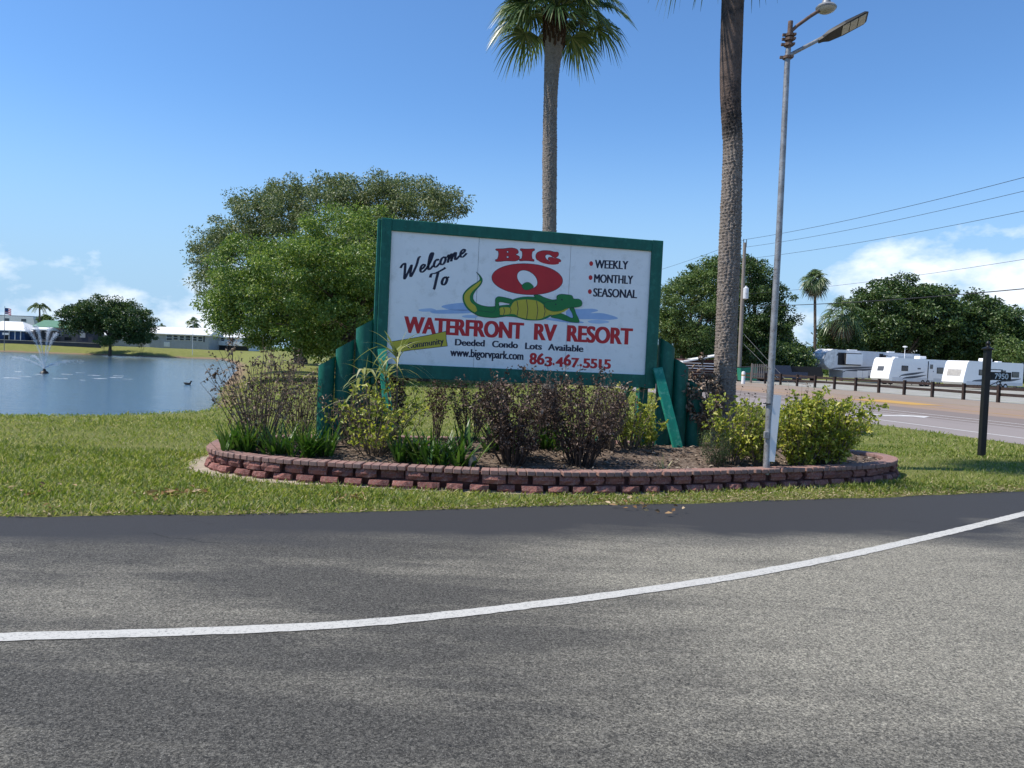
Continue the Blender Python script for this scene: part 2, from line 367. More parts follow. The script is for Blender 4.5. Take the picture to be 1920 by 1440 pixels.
# highway on the right, running towards us
DR = np.array([.222, -.975]); NR = np.array([.975, .222])         # along, across (to the right)
m = NT('highway_asphalt'); a = m.node('ShaderNodeAttribute', attribute_name='across')
g = m.rng(m.noise(80, 4, .8), .3, .7); st_ = m.noise(.3, 5, .6, st=(3, .3, 1), rot=(0, 0, -.22))
c = m.mix(m.rng(a.outputs['Fac'], 4.55, 4.75), (.30, .262, .245), (.225, .185, .165)); c = m.mix(m.rng(a.outputs['Fac'], 9.0, 9.2), c, (.33, .235, .17))
c = m.mix(m.rng(a.outputs['Fac'], 14.2, 14.6), c, (.31, .245, .19))
c = m.mix(m.math('MULTIPLY', g, .35), c, (.14, .12, .11)); c = m.mix(m.rng(st_, .5, .75, 0, .4), c, (.17, .14, .13)); m.set(c, .9, .2); M['highway'] = m.m
O2 = np.array([11.1, 20.0])
al = np.r_[np.arange(-130, -20, 8), np.arange(-20, 14, 2)]; ac = np.array([0, 1.2, 2.4, 4.5, 4.8, 7, 8.9, 9.3, 12, 14.2, 14.7, 22.0])
V = O2 + al[:, None, None] * DR + ac[None, :, None] * NR
V = np.concatenate([V, np.full(V.shape[:2] + (1,), .004)], -1); I = np.arange(V.shape[0] * V.shape[1]).reshape(V.shape[:2])
road = tag(np_mesh('highway', V.reshape(-1, 3), np.stack([I[:-1, :-1], I[1:, :-1], I[1:, 1:], I[:-1, 1:]], -1).reshape(-1, 4), M['highway']), kind='structure')
at_ = road.data.attributes.new('across', 'FLOAT', 'POINT'); at_.data.foreach_set('value', np.tile(ac, len(al)).astype(np.float32))
M['lot'] = surf('pale_gravel_lot', (.37, .36, .33), (.30, .29, .26), .8, .95, .1, .4, 30, dirt=((.16, .19, .07), .5))
lotv = [O2 + s_ * DR + k_ * NR for s_, k_ in ((-75, 22.02), (14, 22.02), (14, 75), (-75, 75))]
tag(np_mesh('parking_lot', [(p[0], p[1], .003) for p in lotv], [(0, 1, 2, 3)], M['lot']), kind='structure')
def along(c0, s0, s1, w, mat, name):
    s = np.arange(s0, s1 + .01, 1.0); return strip(name, O2 + s[:, None] * DR + c0 * NR, w, .009, mat, road)
along(1.55, -110, 12, .13, M['line2'], 'edge_line')
along(6.35, -110, 12, .12, M['line2'], 'lane_line'); along(5.2, -12, 12, .10, M['line2'], 'lane_line')
along(10.9, -110, 12, .14, M['yline'], 'centre_line'); along(15.0, -110, 12, .12, M['yline'], 'centre_line')
b = MB(); h = [(0, 0), (.0, 2.4), (.5, 2.4), (.5, 0)]
q = [O2 + s * DR + c0 * NR for s, c0 in ((-19, 11.2), (-19, 13.6), (-14.5, 13.2), (-14.5, 11.4))]
b.add([(p[0], p[1], .010) for p in q], [(0, 1, 2, 3)]); b.build('median_mark', M['yline'], road, fix=False)
b = MB(); s0 = -8.6; c0 = 3.3       # turn arrow: shaft and bent head
for pl in ([(0, -.12), (0, .12), (2.6, .12), (2.6, -.12)], [(2.1, -.12), (2.6, -.12), (2.6, -1.0), (2.1, -1.0)], [(1.6, -1.0), (3.1, -1.0), (2.35, -1.9)]):
    b.add([(*(O2 + (s0 + s) * DR + (c0 - k) * NR), .0135) for s, k in pl], [tuple(range(len(pl)))])
b.build('arrow_mark', M['line2'], road, fix=False)

# ------------------------------------------------------------------ planter
RING = resample(crom([(-3.98, 10.35), (-3.78, 9.70), (-3.25, 9.22), (-2.4, 8.92), (-.93, 8.76), (.29, 8.76), (1.56, 9.05), (2.99, 9.62), (4.28, 10.2), (5.12, 10.68), (5.68, 11.3), (5.86, 11.9), (5.6, 12.45), (4.8, 12.75), (3.0, 12.7), (0, 12.3), (-2.5, 11.85), (-3.55, 11.35), (-3.98, 10.85)], 10, True), .02, True)
_t = np.roll(RING, -1, 0) - np.roll(RING, 1, 0); _t /= np.linalg.norm(_t, axis=1)[:, None]; _n = np.stack([_t[:, 1], -_t[:, 0]], 1)   # outward
def ring_at(s):
    i = int(round(s / .02)) % len(RING); return RING[i], _t[i], _n[i]
RL = len(RING) * .02
m = NT('split_face_block'); oi = m.node('ShaderNodeObjectInfo')
c = m.mix(m.rng(m.noise(14, 6, .7), .3, .7), (.42, .18, .15), (.29, .125, .11)); c = m.mix(m.rng(m.noise(34, 5, .8), .50, .66), c, (.50, .32, .27)); c = m.mix(m.rng(m.noise(7, 6, .75), .55, .72, 0, .7), c, (.12, .075, .065))
c = m.mix(1.0, c, m.mix(oi.outputs['Random'], (.72, .72, .74), (1.15, 1.12, 1.1)), 'MULTIPLY'); m.set(c, .92, .15); m.bump(m.noise(45, 6, .8), 1.0, .035); M['block'] = m.m
m = NT('cap_brick'); oi = m.node('ShaderNodeObjectInfo')
c = m.mix(oi.outputs['Random'], (.31, .165, .138), (.225, .142, .13)); c = m.mix(m.rng(m.noise(30, 5, .7), .4, .7, 0, .6), c, (.33, .25, .21)); m.set(c, .9, .15); m.bump(m.noise(90, 4, .8), .5, .01); M['cap'] = m.m
M['core'] = surf('recessed_red_block', (.17, .075, .065), (.10, .05, .045), 12, .95, .1, .4, 40)
plant = thing('planter', 'long oval raised planter of red split-face blocks with brick cap', 'planter', (.9, 10.7, 0))
PO = np.array([.9, 10.7, 0])
def ringwall(name, o0, o1, z0, z1, mat, parent):
    S = RING[::5]; N = _n[::5]; k = len(S)
    L = [np.c_[S + N * o - PO[:2], np.full(k, z)] for o, z in ((o0, z0), (o0, z1), (o1, z1), (o1, z0))]
    V = np.vstack(L); F = [(j * k + i, j * k + (i + 1) % k, ((j + 1) % 4) * k + (i + 1) % k, ((j + 1) % 4) * k + i) for j in range(4) for i in range(k)]
    return np_mesh(name, V, F, mat, parent)
ringwall('wall_core', -.10, -.30, -.05, .205, M['core'], plant)
def block_mesh(w, d, h, seed, nm):
    r = np.random.default_rng(seed); gx_, gz_ = 4, 3
    vs = []; fs = []
    for iz in range(gz_):
        for ix in range(gx_):
            x = (ix / (gx_ - 1) - .5) * w; z = iz / (gz_ - 1) * h
            ed = (ix in (0, gx_ - 1)) + (iz in (0, gz_ - 1))
            vs.append((x + (r.normal(0, .006) if ed == 0 else r.normal(0, .003)), -(0.0 + (.004 if ed else .030) + r.uniform(-.014, .018) - (.018 if ed == 2 else 0)), z))
    for iz in range(gz_ - 1):
        for ix in range(gx_ - 1):
            a = iz * gx_ + ix; fs.append((a, a + 1, a + 1 + gx_, a + gx_))
    b0 = len(vs); vs += [(-w / 2 * .8, d, 0), (w / 2 * .8, d, 0), (w / 2 * .8, d, h), (-w / 2 * .8, d, h)]
    top = list(range((gz_ - 1) * gx_, gz_ * gx_)); bot = list(range(gx_))
    fs += [tuple(top + [b0 + 2, b0 + 3]), tuple(bot[::-1] + [b0, b0 + 1]), (0, gx_, 2 * gx_, b0 + 3, b0), (gx_ - 1, b0 + 1, b0 + 2, 3 * gx_ - 1, 2 * gx_ - 1), (b0, b0 + 3, b0 + 2, b0 + 1)]
    me = bpy.data.meshes.new(nm); me.from_pydata(vs, [], fs); me.materials.append(M['block']); return me
meshes = [block_mesh(.185 + .016 * k, .14, .098, 10 + k, 'block') for k in range(5)]
wide = [block_mesh(.225 + .014 * k, .14, .098, 20 + k, 'block') for k in range(4)]
def place(name, me, s, z, out, parent, yawj=0, off=PO):
    p, t, n = ring_at(s); o = bpy.data.objects.new(name, me); link(o, parent)
    p = p + n * out; o.location = (p[0] - off[0], p[1] - off[1], z); o.rotation_euler = (0, 0, math.atan2(t[1], t[0]) + yawj); return o
rr = random.Random(3)
nb = int(RL / .292)
for course, (z, out, sh) in enumerate(((0.0, .012, 0), (.103, -.030, .5))):
    for k in range(nb):
        s = (k + sh) * RL / nb + rr.uniform(-.012, .012)
        place('block', rr.choice(meshes if course == 0 else wide), s, z - (.01 if course == 0 else 0) + rr.uniform(-.002, .002), out + rr.choice((0, 0, .012, -.03)) + rr.uniform(-.010, .010), plant, rr.uniform(-.03, .03))
capm = [MB().box((0, 0, 0), (.0935, .20 + .004 * k, .056), bev=.007) for k in range(3)]
capme = []
for c_ in capm:
    me = bpy.data.meshes.new('cap_brick'); me.from_pydata(c_.v, [], c_.f); me.materials.append(M['cap']); capme.append(me)
nc = int(RL / .1045)
for k in range(nc):
    place('cap_brick', rr.choice(capme), (k + .5) * RL / nc, .232 + rr.uniform(-.002, .002), -.088 + rr.uniform(-.005, .005), plant, rr.uniform(-.02, .02))

INNER = (RING - _n * .17)[::8]
def mulch_z(x, y):
    d = pdist(INNER, np.asarray(x, float), np.asarray(y, float)); return .205 + .13 * sstep(0, 1.5, d)
M['mulch'] = surf('bark_mulch', (.20, .15, .115), (.075, .056, .044), 22, .95, .1, 1.0, 45, dirt=((.26, .21, .165), 18))
c0 = INNER.mean(0); rings_ = [1.0, .97, .93, .86, .76, .62, .45, .25, .08]
V = np.vstack([np.c_[c0 + (INNER - c0) * f, mulch_z(*(c0 + (INNER - c0) * f).T) + RNG.normal(0, .008, len(INNER))] for f in rings_]); k = len(INNER)
F = [(j * k + i, j * k + (i + 1) % k, (j + 1) * k + (i + 1) % k, (j + 1) * k + i) for j in range(len(rings_) - 1) for i in range(k)]
tag(np_mesh('mulch', V, F, M['mulch'], smooth=True), 'brown bark mulch filling the raised planter', 'mulch', kind='structure')

# ------------------------------------------------------------------ scattered flat things built as one mesh: blades, chips, leaves
def frame(D):
    D = D / np.linalg.norm(D, axis=1)[:, None]; ref = np.where(np.abs(D[:, 2:3]) > .95, np.array([[1., 0, 0]]), np.array([[0, 0, 1.]]))
    S = np.cross(D, ref); S /= np.linalg.norm(S, axis=1)[:, None]; return D, S, np.cross(S, D)
def leaves(P, D, L, Wd, rng, roll=3.14, fold=.25, droop=0.0):
    """diamond leaves, two triangles each"""
    n = len(P); D, S, N = frame(D); a = rng.uniform(-roll, roll, n)[:, None]; S2 = S * np.cos(a) + N * np.sin(a); N2 = np.cross(S2, D)
    L = np.broadcast_to(L, n)[:, None]; Wd = np.broadcast_to(Wd, n)[:, None]
    mid = P + D * L * .45; up = N2 * Wd * fold
    tip = P + D * L; tip = tip - np.array([[0, 0, 1.]]) * L * droop
    V = np.stack([P, mid + S2 * Wd / 2 + up, tip, mid - S2 * Wd / 2 + up], 1).reshape(-1, 3); b = np.arange(n)[:, None] * 4
    F = np.concatenate([b + np.array([[0, 1, 2]]), b + np.array([[0, 2, 3]])], 1).reshape(-1, 3); return V, F
def blades(P, D, L, Wd, droop, rng, seg=3, yaw=None):
    """long strap leaves that bend over: strips of seg quads"""
    n = len(P); D, S, N = frame(D); L = np.broadcast_to(L, n); Wd = np.broadcast_to(Wd, n); droop = np.broadcast_to(droop, n)
    Vs = []; 
    for k in range(seg + 1):
        t = k / seg; c = P + D * (L * t)[:, None]; h = np.c_[D[:, :2], np.zeros(n)]
        c = c + h * (L * droop * .35 * t * t)[:, None]; c[:, 2] -= L * droop * t ** 2.2
        w = Wd * (1 - t ** 2.5) * (.55 + .45 * min(1, t * 4)) + Wd * .04
        Vs += [c + S * (w / 2)[:, None], c - S * (w / 2)[:, None]]
    V = np.stack(Vs, 1).reshape(-1, 3); b = np.arange(n)[:, None] * (2 * (seg + 1))
    F = np.concatenate([b + np.array([[2 * k, 2 * k + 1, 2 * k + 3, 2 * k + 2]]) for k in range(seg)], 1).reshape(-1, 4); return V, F

OUTER = (RING + _n * .03)[::8]
EC = crom(EDGE, 6)
def lawn_mask(X, Y):
    e = np.interp(X, EC[:, 0], EC[:, 1]); rd = (np.stack([X, Y], -1) - O2) @ NR
    return (Y > e - .035) & ~inside(OUTER, X, Y) & (rd < -.05) & ~inside(LAKE, X, Y)
def sand_w(X, Y): return np.where(X < -.5, .05 + .17 * sstep(-1.5, -3.8, X), .04)
M['grass'] = leafmat('grass_blade', [(0, (0.113, 0.172, 0.026)), (.4, (0.190, 0.248, 0.042)), (.75, (0.297, 0.322, 0.084)), (.93, (0.430, 0.404, 0.204)), (1, (0.532, 0.453, 0.300))], .4, .45, .35)
_g = M['grass'].node_tree; _b = _g.nodes['Principled BSDF']; _ramp = [x for x in _g.nodes if x.type == 'VALTORGB'][0]
class _W(NT):
    def __init__(s, m): s.m = m; s.t = m.node_tree; s.n = s.t.nodes; s.l = s.t.links; s.b = _b; s._tc = None
w_ = _W(M['grass']); pc_ = w_.mix(w_.rng(w_.noise(.55, 5, .6), .38, .62), (.62, .74, .55), (1.12, 1.06, 1.05)); pc_ = w_.mix(w_.rng(w_.noise(2.4, 5, .6), .55, .72), pc_, (1.35, 1.15, 1.3)); res_ = w_.mix(1.0, _ramp.outputs[0], pc_, 'MULTIPLY'); w_.l.new(res_, _b.inputs['Base Color'])
Pn = []; Ln = []; Wn = []
for (n, x0, x1, y0, y1, l, w) in ((170000, -8.5, 7.5, 4.5, 11.0, .078, .0125), (60000, -11, 11, 9.0, 16, .07, .012), (45000, -14, 13, 14, 24, .085, .02), (36000, -14, 13, 22, 42, .11, .035)):
    X = RNG.uniform(x0, x1, n); Y = RNG.uniform(y0, y1, n); ok = lawn_mask(X, Y) & (np.abs(X) < Y * .72 + .8)
    dl = pdist(OUTER, X, Y); ok &= (dl > sand_w(X, Y) * RNG.uniform(.4, 1.5, n))
    e = np.interp(X, EC[:, 0], EC[:, 1]); cl = .5 + .5 * np.sin(X * 2.1 + np.sin(Y * 3) * 2) * np.sin(Y * 2.7 + np.sin(X * 1.3) * 2)
    ok &= RNG.uniform(0, 1, n) < (.55 + .45 * cl) * sstep(-.05, .12, Y - e + RNG.uniform(0, .10, n)); dry = sstep(.0, 1.8, X) * sstep(1.0, .1, Y - e)
    ok &= RNG.uniform(0, 1, n) > dry * .55
    X, Y = X[ok], Y[ok]; Pn.append(np.c_[X, Y, ground_z(X, Y) - .004]); k = len(X)
    Ln.append(l * RNG.uniform(.5, 1.35, k) * (.75 + .6 * cl[ok])); Wn.append(w * RNG.uniform(.7, 1.3, k))
P = np.vstack(Pn); L = np.concatenate(Ln); Wd = np.concatenate(Wn); n = len(P); a = RNG.uniform(0, 6.283, n); tl = RNG.uniform(.25, 1.5, n)
V, F = leaves(P, np.c_[np.cos(a) * tl, np.sin(a) * tl, np.ones(n)], L, Wd, RNG, .6, .2, .12)
tag(np_mesh('grass', V, F, M['grass']), 'short green lawn grass between the driveway, planter and lake', 'grass', kind='stuff')

M['chip'] = leafmat('mulch_chip', [(0, (.05, .035, .028)), (.5, (.14, .10, .075)), (.85, (.27, .21, .16)), (1, (.45, .38, .30))], .0, .9, .1)
n = 9000; X = RNG.uniform(-4, 5.9, n); Y = RNG.uniform(8.7, 12.7, n); ok = inside(INNER, X, Y); X, Y = X[ok], Y[ok]; n = len(X); a = RNG.uniform(0, 6.283, n)
V, F = leaves(np.c_[X, Y, mulch_z(X, Y) + RNG.uniform(.0, .02, n)], np.c_[np.cos(a), np.sin(a), RNG.uniform(-.2, .35, n)], RNG.uniform(.03, .10, n), RNG.uniform(.012, .04, n), RNG, .5)
tag(np_mesh('mulch_chips', V, F, M['chip']), 'loose bark chips and dead leaves on the planter mulch', 'mulch', kind='stuff')
# dry clippings along the asphalt edge, and a sandy strip at the wall's foot
M['sand'] = surf('dry_sand', (.42, .35, .27), (.30, .25, .19), 9, .95, .1, .6, 60)
S = RING[::6]; N = _n[::6]; k = len(S); wd = sand_w(S[:, 0], S[:, 1]) + RNG.normal(0, .03, k)
V = np.vstack([np.c_[S - N * .1, np.full(k, .010)], np.c_[S + N * (wd + .02)[:, None], np.full(k, .004)]]); F = [(i, (i + 1) % k, k + (i + 1) % k, k + i) for i in range(k)]
tag(np_mesh('sand_strip', V, F, M['sand']), kind='structure')
n = 5200; X = RNG.uniform(-7, 7.5, n); e = np.interp(X, EC[:, 0], EC[:, 1]); Y = e + np.abs(RNG.normal(0, .10, n)) * (1 + 2.5 * sstep(-1, 2.5, X)) - .05
ok = ~inside(OUTER, X, Y) & (RNG.uniform(0, 1, n) < .35 + .65 * sstep(-1, 2, X)); X, Y = X[ok], Y[ok]; n = len(X); a = RNG.uniform(0, 6.283, n)
V, F = leaves(np.c_[X, Y, np.full(n, .012) + RNG.uniform(0, .02, n)], np.c_[np.cos(a), np.sin(a), RNG.uniform(-.05, .3, n)], RNG.uniform(.02, .06, n), RNG.uniform(.006, .02, n), RNG, .5)
M['dryleaf'] = leafmat('dry_clipping', [(0, (.13, .095, .055)), (.5, (.30, .23, .13)), (1, (.50, .42, .28))], .1, .8, .1)
tag(np_mesh('dry_clippings', V, F, M['dryleaf']), 'dry straw and clippings along the edge of the asphalt', 'litter', kind='stuff')
Pn = []
for cx, cy, r_, k in [(*gnd(305, 932)[:2], .10, 26), (*gnd(350, 930)[:2], .09, 18), (*gnd(650, 938)[:2], .12, 22), (*gnd(60, 925)[:2], .14, 14), (*gnd(98, 962)[:2], .05, 5), (*gnd(1180, 950)[:2], .2, 26)]:
    Pn.append(np.c_[RNG.normal(cx, r_, k), RNG.normal(cy, r_, k), RNG.uniform(.02, .06, k)])
P = np.vstack(Pn); n = len(P); a = RNG.uniform(0, 6.283, n)
V, F = leaves(P, np.c_[np.cos(a), np.sin(a), RNG.uniform(-.2, .5, n)], RNG.uniform(.05, .10, n), RNG.uniform(.025, .05, n), RNG, 1.2)
tag(np_mesh('fallen_leaves', V, F, leafmat('fallen_leaf', [(0, (.20, .11, .05)), (.6, (.38, .25, .13)), (1, (.55, .42, .28))], .1, .7, .1)), 'curled tan leaves fallen in the grass near the asphalt', 'litter', kind='stuff')
# ------------------------------------------------------------------ entrance sign
SO = Vector((.2, 11.1, 0))
SM = Matrix.Translation(SO) @ Matrix.Rotation(math.radians(12), 4, 'Z') @ Matrix.Rotation(math.radians(.5), 4, 'Y')
SMI = np.array(SM.inverted()); _sn = np.array(SM.to_3x3() @ Vector((0, -1, 0))); _so = np.array(SM.translation)
def uv(x, y, back=0.0):
    """a point of the photograph on the sign's face, in the sign's own coordinates (along, up)"""
    d = ray(x, y); o = _so - _sn * back; t = ((o - CAM) @ _sn) / (d @ _sn); p = np.r_[CAM + d * t, 1.0]; q = SMI @ p; return q[0], q[2]
z1 = lambda x, y: (690 + x / 3.3103, 390 + y / 3.3103)
z8 = lambda x, y: (860 + x / 5.647, 440 + y / 5.647)
sign = thing('entrance_sign', 'large white resort sign in green timber frame standing in the planter', 'sign')
sign.matrix_world = SM
def S3(u, v, y=0.0): return (u, y, v)
wl_, wt = uv(*z1(147, 143)); wr, _ = uv(*z1(1740, 600)); _, wb_ = uv(*z1(900, 1010))
wl_ = (wl_ + uv(*z1(112, 960))[0]) / 2; wt = (uv(*z1(147, 143))[1] + uv(*z1(1760, 268))[1]) / 2; wb_ = (uv(*z1(112, 968))[1] + uv(*z1(1720, 1033))[1]) / 2
ol = uv(*z1(75, 300))[0]; orr = uv(*z1(1818, 400))[0]; ot = (uv(*z1(80, 68))[1] + uv(*z1(1832, 203))[1]) / 2; ob = wb_ - .19
FT = .035     # frame stands proud of the panels
s1 = uv(*z1(672, 600))[0]; s2 = uv(*z1(1242, 600))[0]
for a, b in ((wl_ - .03, s1 - .0025), (s1 + .0025, s2 - .0025), (s2 + .0025, wr + .03)):
    p = MB().span((a, 0, wb_ - .03), (b, .018, wt + .03)).build('panel', M['sign_white'], sign)
def fr(a, b, nm='frame_board'): return MB().box([(a[i] + b[i]) / 2 for i in range(3)], [abs(b[i] - a[i]) for i in range(3)], bev=.006).build(nm, M['green'], sign)
fr((wl_, -FT, wt), (wr, .10, ot)); fr((wl_, -FT, ob), (wr, .10, wb_))
fr((ol, -FT - .004, ob - .01), (wl_, .10, ot + .004)); fr((wr, -FT - .004, ob - .01), (orr, .10, ot + .004))
MB().span((wl_, .02, ob + .05), (wr, .06, ot - .05)).build('backing_board', M['green'], sign)
fr((ol - .05, -.01, ob - .10), (ol - .002, .13, ot - .01), 'side_board')
for x in (ol + .10, orr - .13):
    fr((x - .07, .105, .05), (x + .07, .245, ot - .06), 'post')
# braces: right one in front, left one in front, two behind
def brace(pa, pb, w, t, nm='brace'):
    a, b = Vector(pa), Vector(pb); d = (b - a); z = d.normalized(); x = Vector((1, 0, 0)); x = (x - z * x.dot(z)).normalized(); y = z.cross(x)
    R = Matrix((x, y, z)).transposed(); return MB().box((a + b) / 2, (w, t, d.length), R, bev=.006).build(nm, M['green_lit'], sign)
M['green_lit'] = surf('sunlit_green_paint', (.010, .22, .15), (.008, .17, .12), 5, .5, .35, .3, 30, st=(3, 3, .6), dirt=((.10, .33, .25), 12))  # frame green made lighter: sunlight on the braces put into the colour
g = np.array(SM.inverted() @ Vector((*gnd(1275, 848, .27)[:2], .22)))
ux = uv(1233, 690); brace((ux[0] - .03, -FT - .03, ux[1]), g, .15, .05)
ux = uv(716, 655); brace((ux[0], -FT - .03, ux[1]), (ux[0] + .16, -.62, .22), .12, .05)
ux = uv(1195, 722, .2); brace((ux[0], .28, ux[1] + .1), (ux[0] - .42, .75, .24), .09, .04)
# timber pilings with slanted tops, stepping down on either side
def piling(cx, top_hi, top_lo, rad, side, y=.10):
    n = 20; vs = []
    for z_ in (0, 1):
        for k in range(n):
            a = 2 * math.pi * k / n; x = rad * math.cos(a); yy = rad * math.sin(a)
            f = (x / rad * side + 1) / 2      # side=+1: high edge on the right
            vs.append((cx + x, y + yy, .12 if z_ == 0 else top_lo + (top_hi - top_lo) * f))
    fs = [(k, (k + 1) % n, n + (k + 1) % n, n + k) for k in range(n)] + [tuple(range(n))[::-1], tuple(range(n, 2 * n))]
    return MB().add(vs, fs).build('piling', M['green'], sign, smooth=True)
for xl, yl, xr, yr in ((597, 686, 629, 668), (630, 655, 665, 636), (668, 616, 704, 597)):
    a = uv(xl, yl, .1); b = uv(xr, yr, .1); piling((a[0] + b[0]) / 2, b[1], a[1], (b[0] - a[0]) / 2, 1)
for xl, yl, xr, yr in ((1236, 634, 1264, 655), (1264, 672, 1290, 692), (1290, 712, 1316, 730)):
    a = uv(xl, yl, .1); b = uv(xr, yr, .1); piling((a[0] + b[0]) / 2, a[1], b[1], (b[0] - a[0]) / 2, -1)
# --- flat print on the panels
def flat(name, loops, mat, layer, to_px, offset=0.0, parent=sign):
    cu = bpy.data.curves.new(name, 'CURVE'); cu.dimensions = '2D'; cu.fill_mode = 'BOTH'; cu.offset = offset
    for lp in loops:
        pts = [uv(*to_px(*p)) for p in lp]
        s = cu.splines.new('POLY'); s.points.add(len(pts) - 1); s.use_cyclic_u = True
        for q, p in zip(s.points, pts): q.co = (p[0], p[1], 0, 1)
    return curve_mesh(cu, name, mat, layer, parent)
def curve_mesh(cu, name, mat, layer, parent, fn=None):
    ob_ = bpy.data.objects.new('tmp', cu); COL.objects.link(ob_); bpy.context.view_layer.update()
    me = bpy.data.meshes.new_from_object(ob_.evaluated_get(bpy.context.evaluated_depsgraph_get()))
    bpy.data.objects.remove(ob_); me.name = name
    n = len(me.vertices); V = np.empty(n * 3, np.float32); me.vertices.foreach_get('co', V); V = V.reshape(-1, 3)
    if fn is not None: V = fn(V)
    V = np.c_[V[:, 0], np.full(n, -.0012 * layer), V[:, 1]].astype(np.float32); me.vertices.foreach_set('co', V.ravel()); me.update()
    me.materials.clear(); me.materials.append(mat); return link(bpy.data.objects.new(name, me), parent)
def text_curve(s, offset=0.0, shear=0.0, space=1.0):
    cu = bpy.data.curves.new('lettering', 'FONT'); cu.body = s; cu.size = 1; cu.offset = offset; cu.shear = shear; cu.space_character = space; cu.resolution_u = 6; return cu
_h = bpy.data.objects.new('h', text_curve('H')); COL.objects.link(_h); bpy.context.view_layer.update(); CAPH = _h.dimensions.y; bpy.data.objects.remove(_h)
def lettering(s, p0, p1, cap, mat, layer=1, to_px=z1, offset=.0, shear=0.0, space=1.0, pertoff=None, parent=sign, bold=0.0):
    cu = text_curve(s, offset, shear, space); p0 = np.array(p0, float); p1 = np.array(p1, float)
    def fn(V):
        x0, x1 = V[:, 0].min(), V[:, 0].max(); f = (V[:, 0] - x0) / (x1 - x0); h = V[:, 1] / CAPH * cap
        b = p0 + (p1 - p0) * f[:, None]
        dv = np.array([.045, -1.0]) if not pertoff else np.array(pertoff)
        q = b + h[:, None] * dv
        return np.array([uv(*to_px(*p)) for p in q])
    o = curve_mesh(cu, 'lettering', mat, layer, parent, fn)
    if bold:
        me = o.data; n = len(me.vertices); V = np.empty(n * 3, np.float32); me.vertices.foreach_get('co', V); V = V.reshape(-1, 3); T = [list(p.vertices) for p in me.polygons]; vs = []; fs = []
        for k, f in enumerate((-1, -.5, 0, .5, 1)):
            fs += [[i + len(vs) for i in t] for t in T]; vs += [(float(v[0]) + f * bold, float(v[1]) - k * .00015, float(v[2])) for v in V]
        m2 = bpy.data.meshes.new('lettering'); m2.from_pydata(vs, [], fs); m2.materials.append(mat); o.data = m2
    return o
NV, RD = M['ink_navy'], M['ink_red']
for s, a, b in (('WATERFRONT', (226, 771), (960, 812)), ('RV', (1033, 816), (1166, 823)), ('RESORT', (1238, 826), (1636, 847))):
    lettering(s, a, b, 97, RD, offset=.014, bold=.0125)
for s, a, b in (('Deeded', (541, 852), (722, 859)), ('Condo', (771, 863), (928, 870)), ('Lots', (976, 875), (1077, 879)), ('Available', (1118, 882), (1334, 893))):
    lettering(s, a, b, 39, NV, offset=.008, bold=.0055)
lettering('www.bigorvpark.com', (511, 918), (962, 943), 49, NV, offset=.004, bold=.0055)
for s, y0, y1, x0, x1 in (('WEEKLY', 373, 381, 1409, 1612), ('MONTHLY', 462, 472, 1404, 1642), ('SEASONAL', 549, 560, 1399, 1667)):
    lettering(s, (x0, y0), (x1, y1), 51, NV, offset=.0, bold=.0065)
for x, y in ((1385, 345), (1381, 432), (1377, 519)):
    flat('bullet_dot', [[(x + 12 * math.cos(a), y + 15 * math.sin(a)) for a in np.linspace(0, 2 * math.pi, 18, endpoint=False)]], RD, 1, z1)
# phone number: heavy old-style figures, some hanging below the line
xs_ = [1002, 1048, 1096, 1144, 1164, 1214, 1262, 1311, 1334, 1380, 1424, 1463, 1508]
for i, ch in enumerate('863.467.5515'):
    w = xs_[i + 1] - xs_[i]; base = 967 + (xs_[i] - 1000) * .043; dn, cap = {'8': (0, 66), '6': (0, 66), '3': (9, 56), '4': (9, 56), '7': (9, 56), '5': (9, 56), '1': (4, 50), '.': (0, 66)}[ch]
    cu_w = w - (9 if ch == '.' else 4) - (12 if ch == '1' else 0)
    if ch == '1': flat('lettering', [[(xs_[i] + 6, base - 4), (xs_[i] + 31, base - 3), (xs_[i] + 31, base + 5), (xs_[i] + 6, base + 4)]], RD, 2, z1)
    lettering(ch, (xs_[i] + 1 + (3 if ch == '.' else 0) + (8 if ch == '1' else 0), base + dn), (xs_[i] + cu_w, base + dn + .043 * w), cap, RD, offset=.02, bold=.0065 if ch != '1' else .007)
# hand-lettered script with a broad nib
GL = {'W': (.92, [[(-.06, .78), (.02, .93), (.16, .96), (.17, .55), (.16, .05), (.22, .08), (.46, .62), (.50, .68), (.46, .3), (.47, .04), (.53, .06), (.74, .55), (.84, .98), (.95, 1.04)]]),
      'e': (.36, [[(.02, .2), (.16, .24), (.26, .36), (.20, .47), (.08, .40), (.04, .18), (.10, .03), (.2, .02), (.36, .16)]]),
      'l': (.32, [[(0, .14), (.18, .5), (.29, .9), (.22, 1.0), (.13, .8), (.08, .3), (.10, .04), (.18, .02), (.32, .16)]]),
      'c': (.34, [[(.26, .36), (.22, .46), (.10, .40), (.04, .18), (.10, .03), (.19, .02), (.34, .16)]]),
      'o': (.38, [[(.22, .46), (.09, .40), (.03, .18), (.10, .02), (.22, .06), (.29, .28), (.22, .46), (.27, .38), (.40, .38)]]),
      'm': (.62, [[(.0, .36), (.07, .47), (.07, .3), (.03, .0)], [(.05, .14), (.16, .42), (.24, .44), (.22, .2), (.20, 0)], [(.22, .14), (.33, .42), (.42, .44), (.40, .2), (.40, .04), (.47, .02), (.62, .16)]]),
      'T': (.55, [[(-.05, .74), (.02, .92), (.25, .90), (.62, .98), (.72, 1.04)], [(.36, .92), (.28, .5), (.20, .02), (.16, -.06)]])}
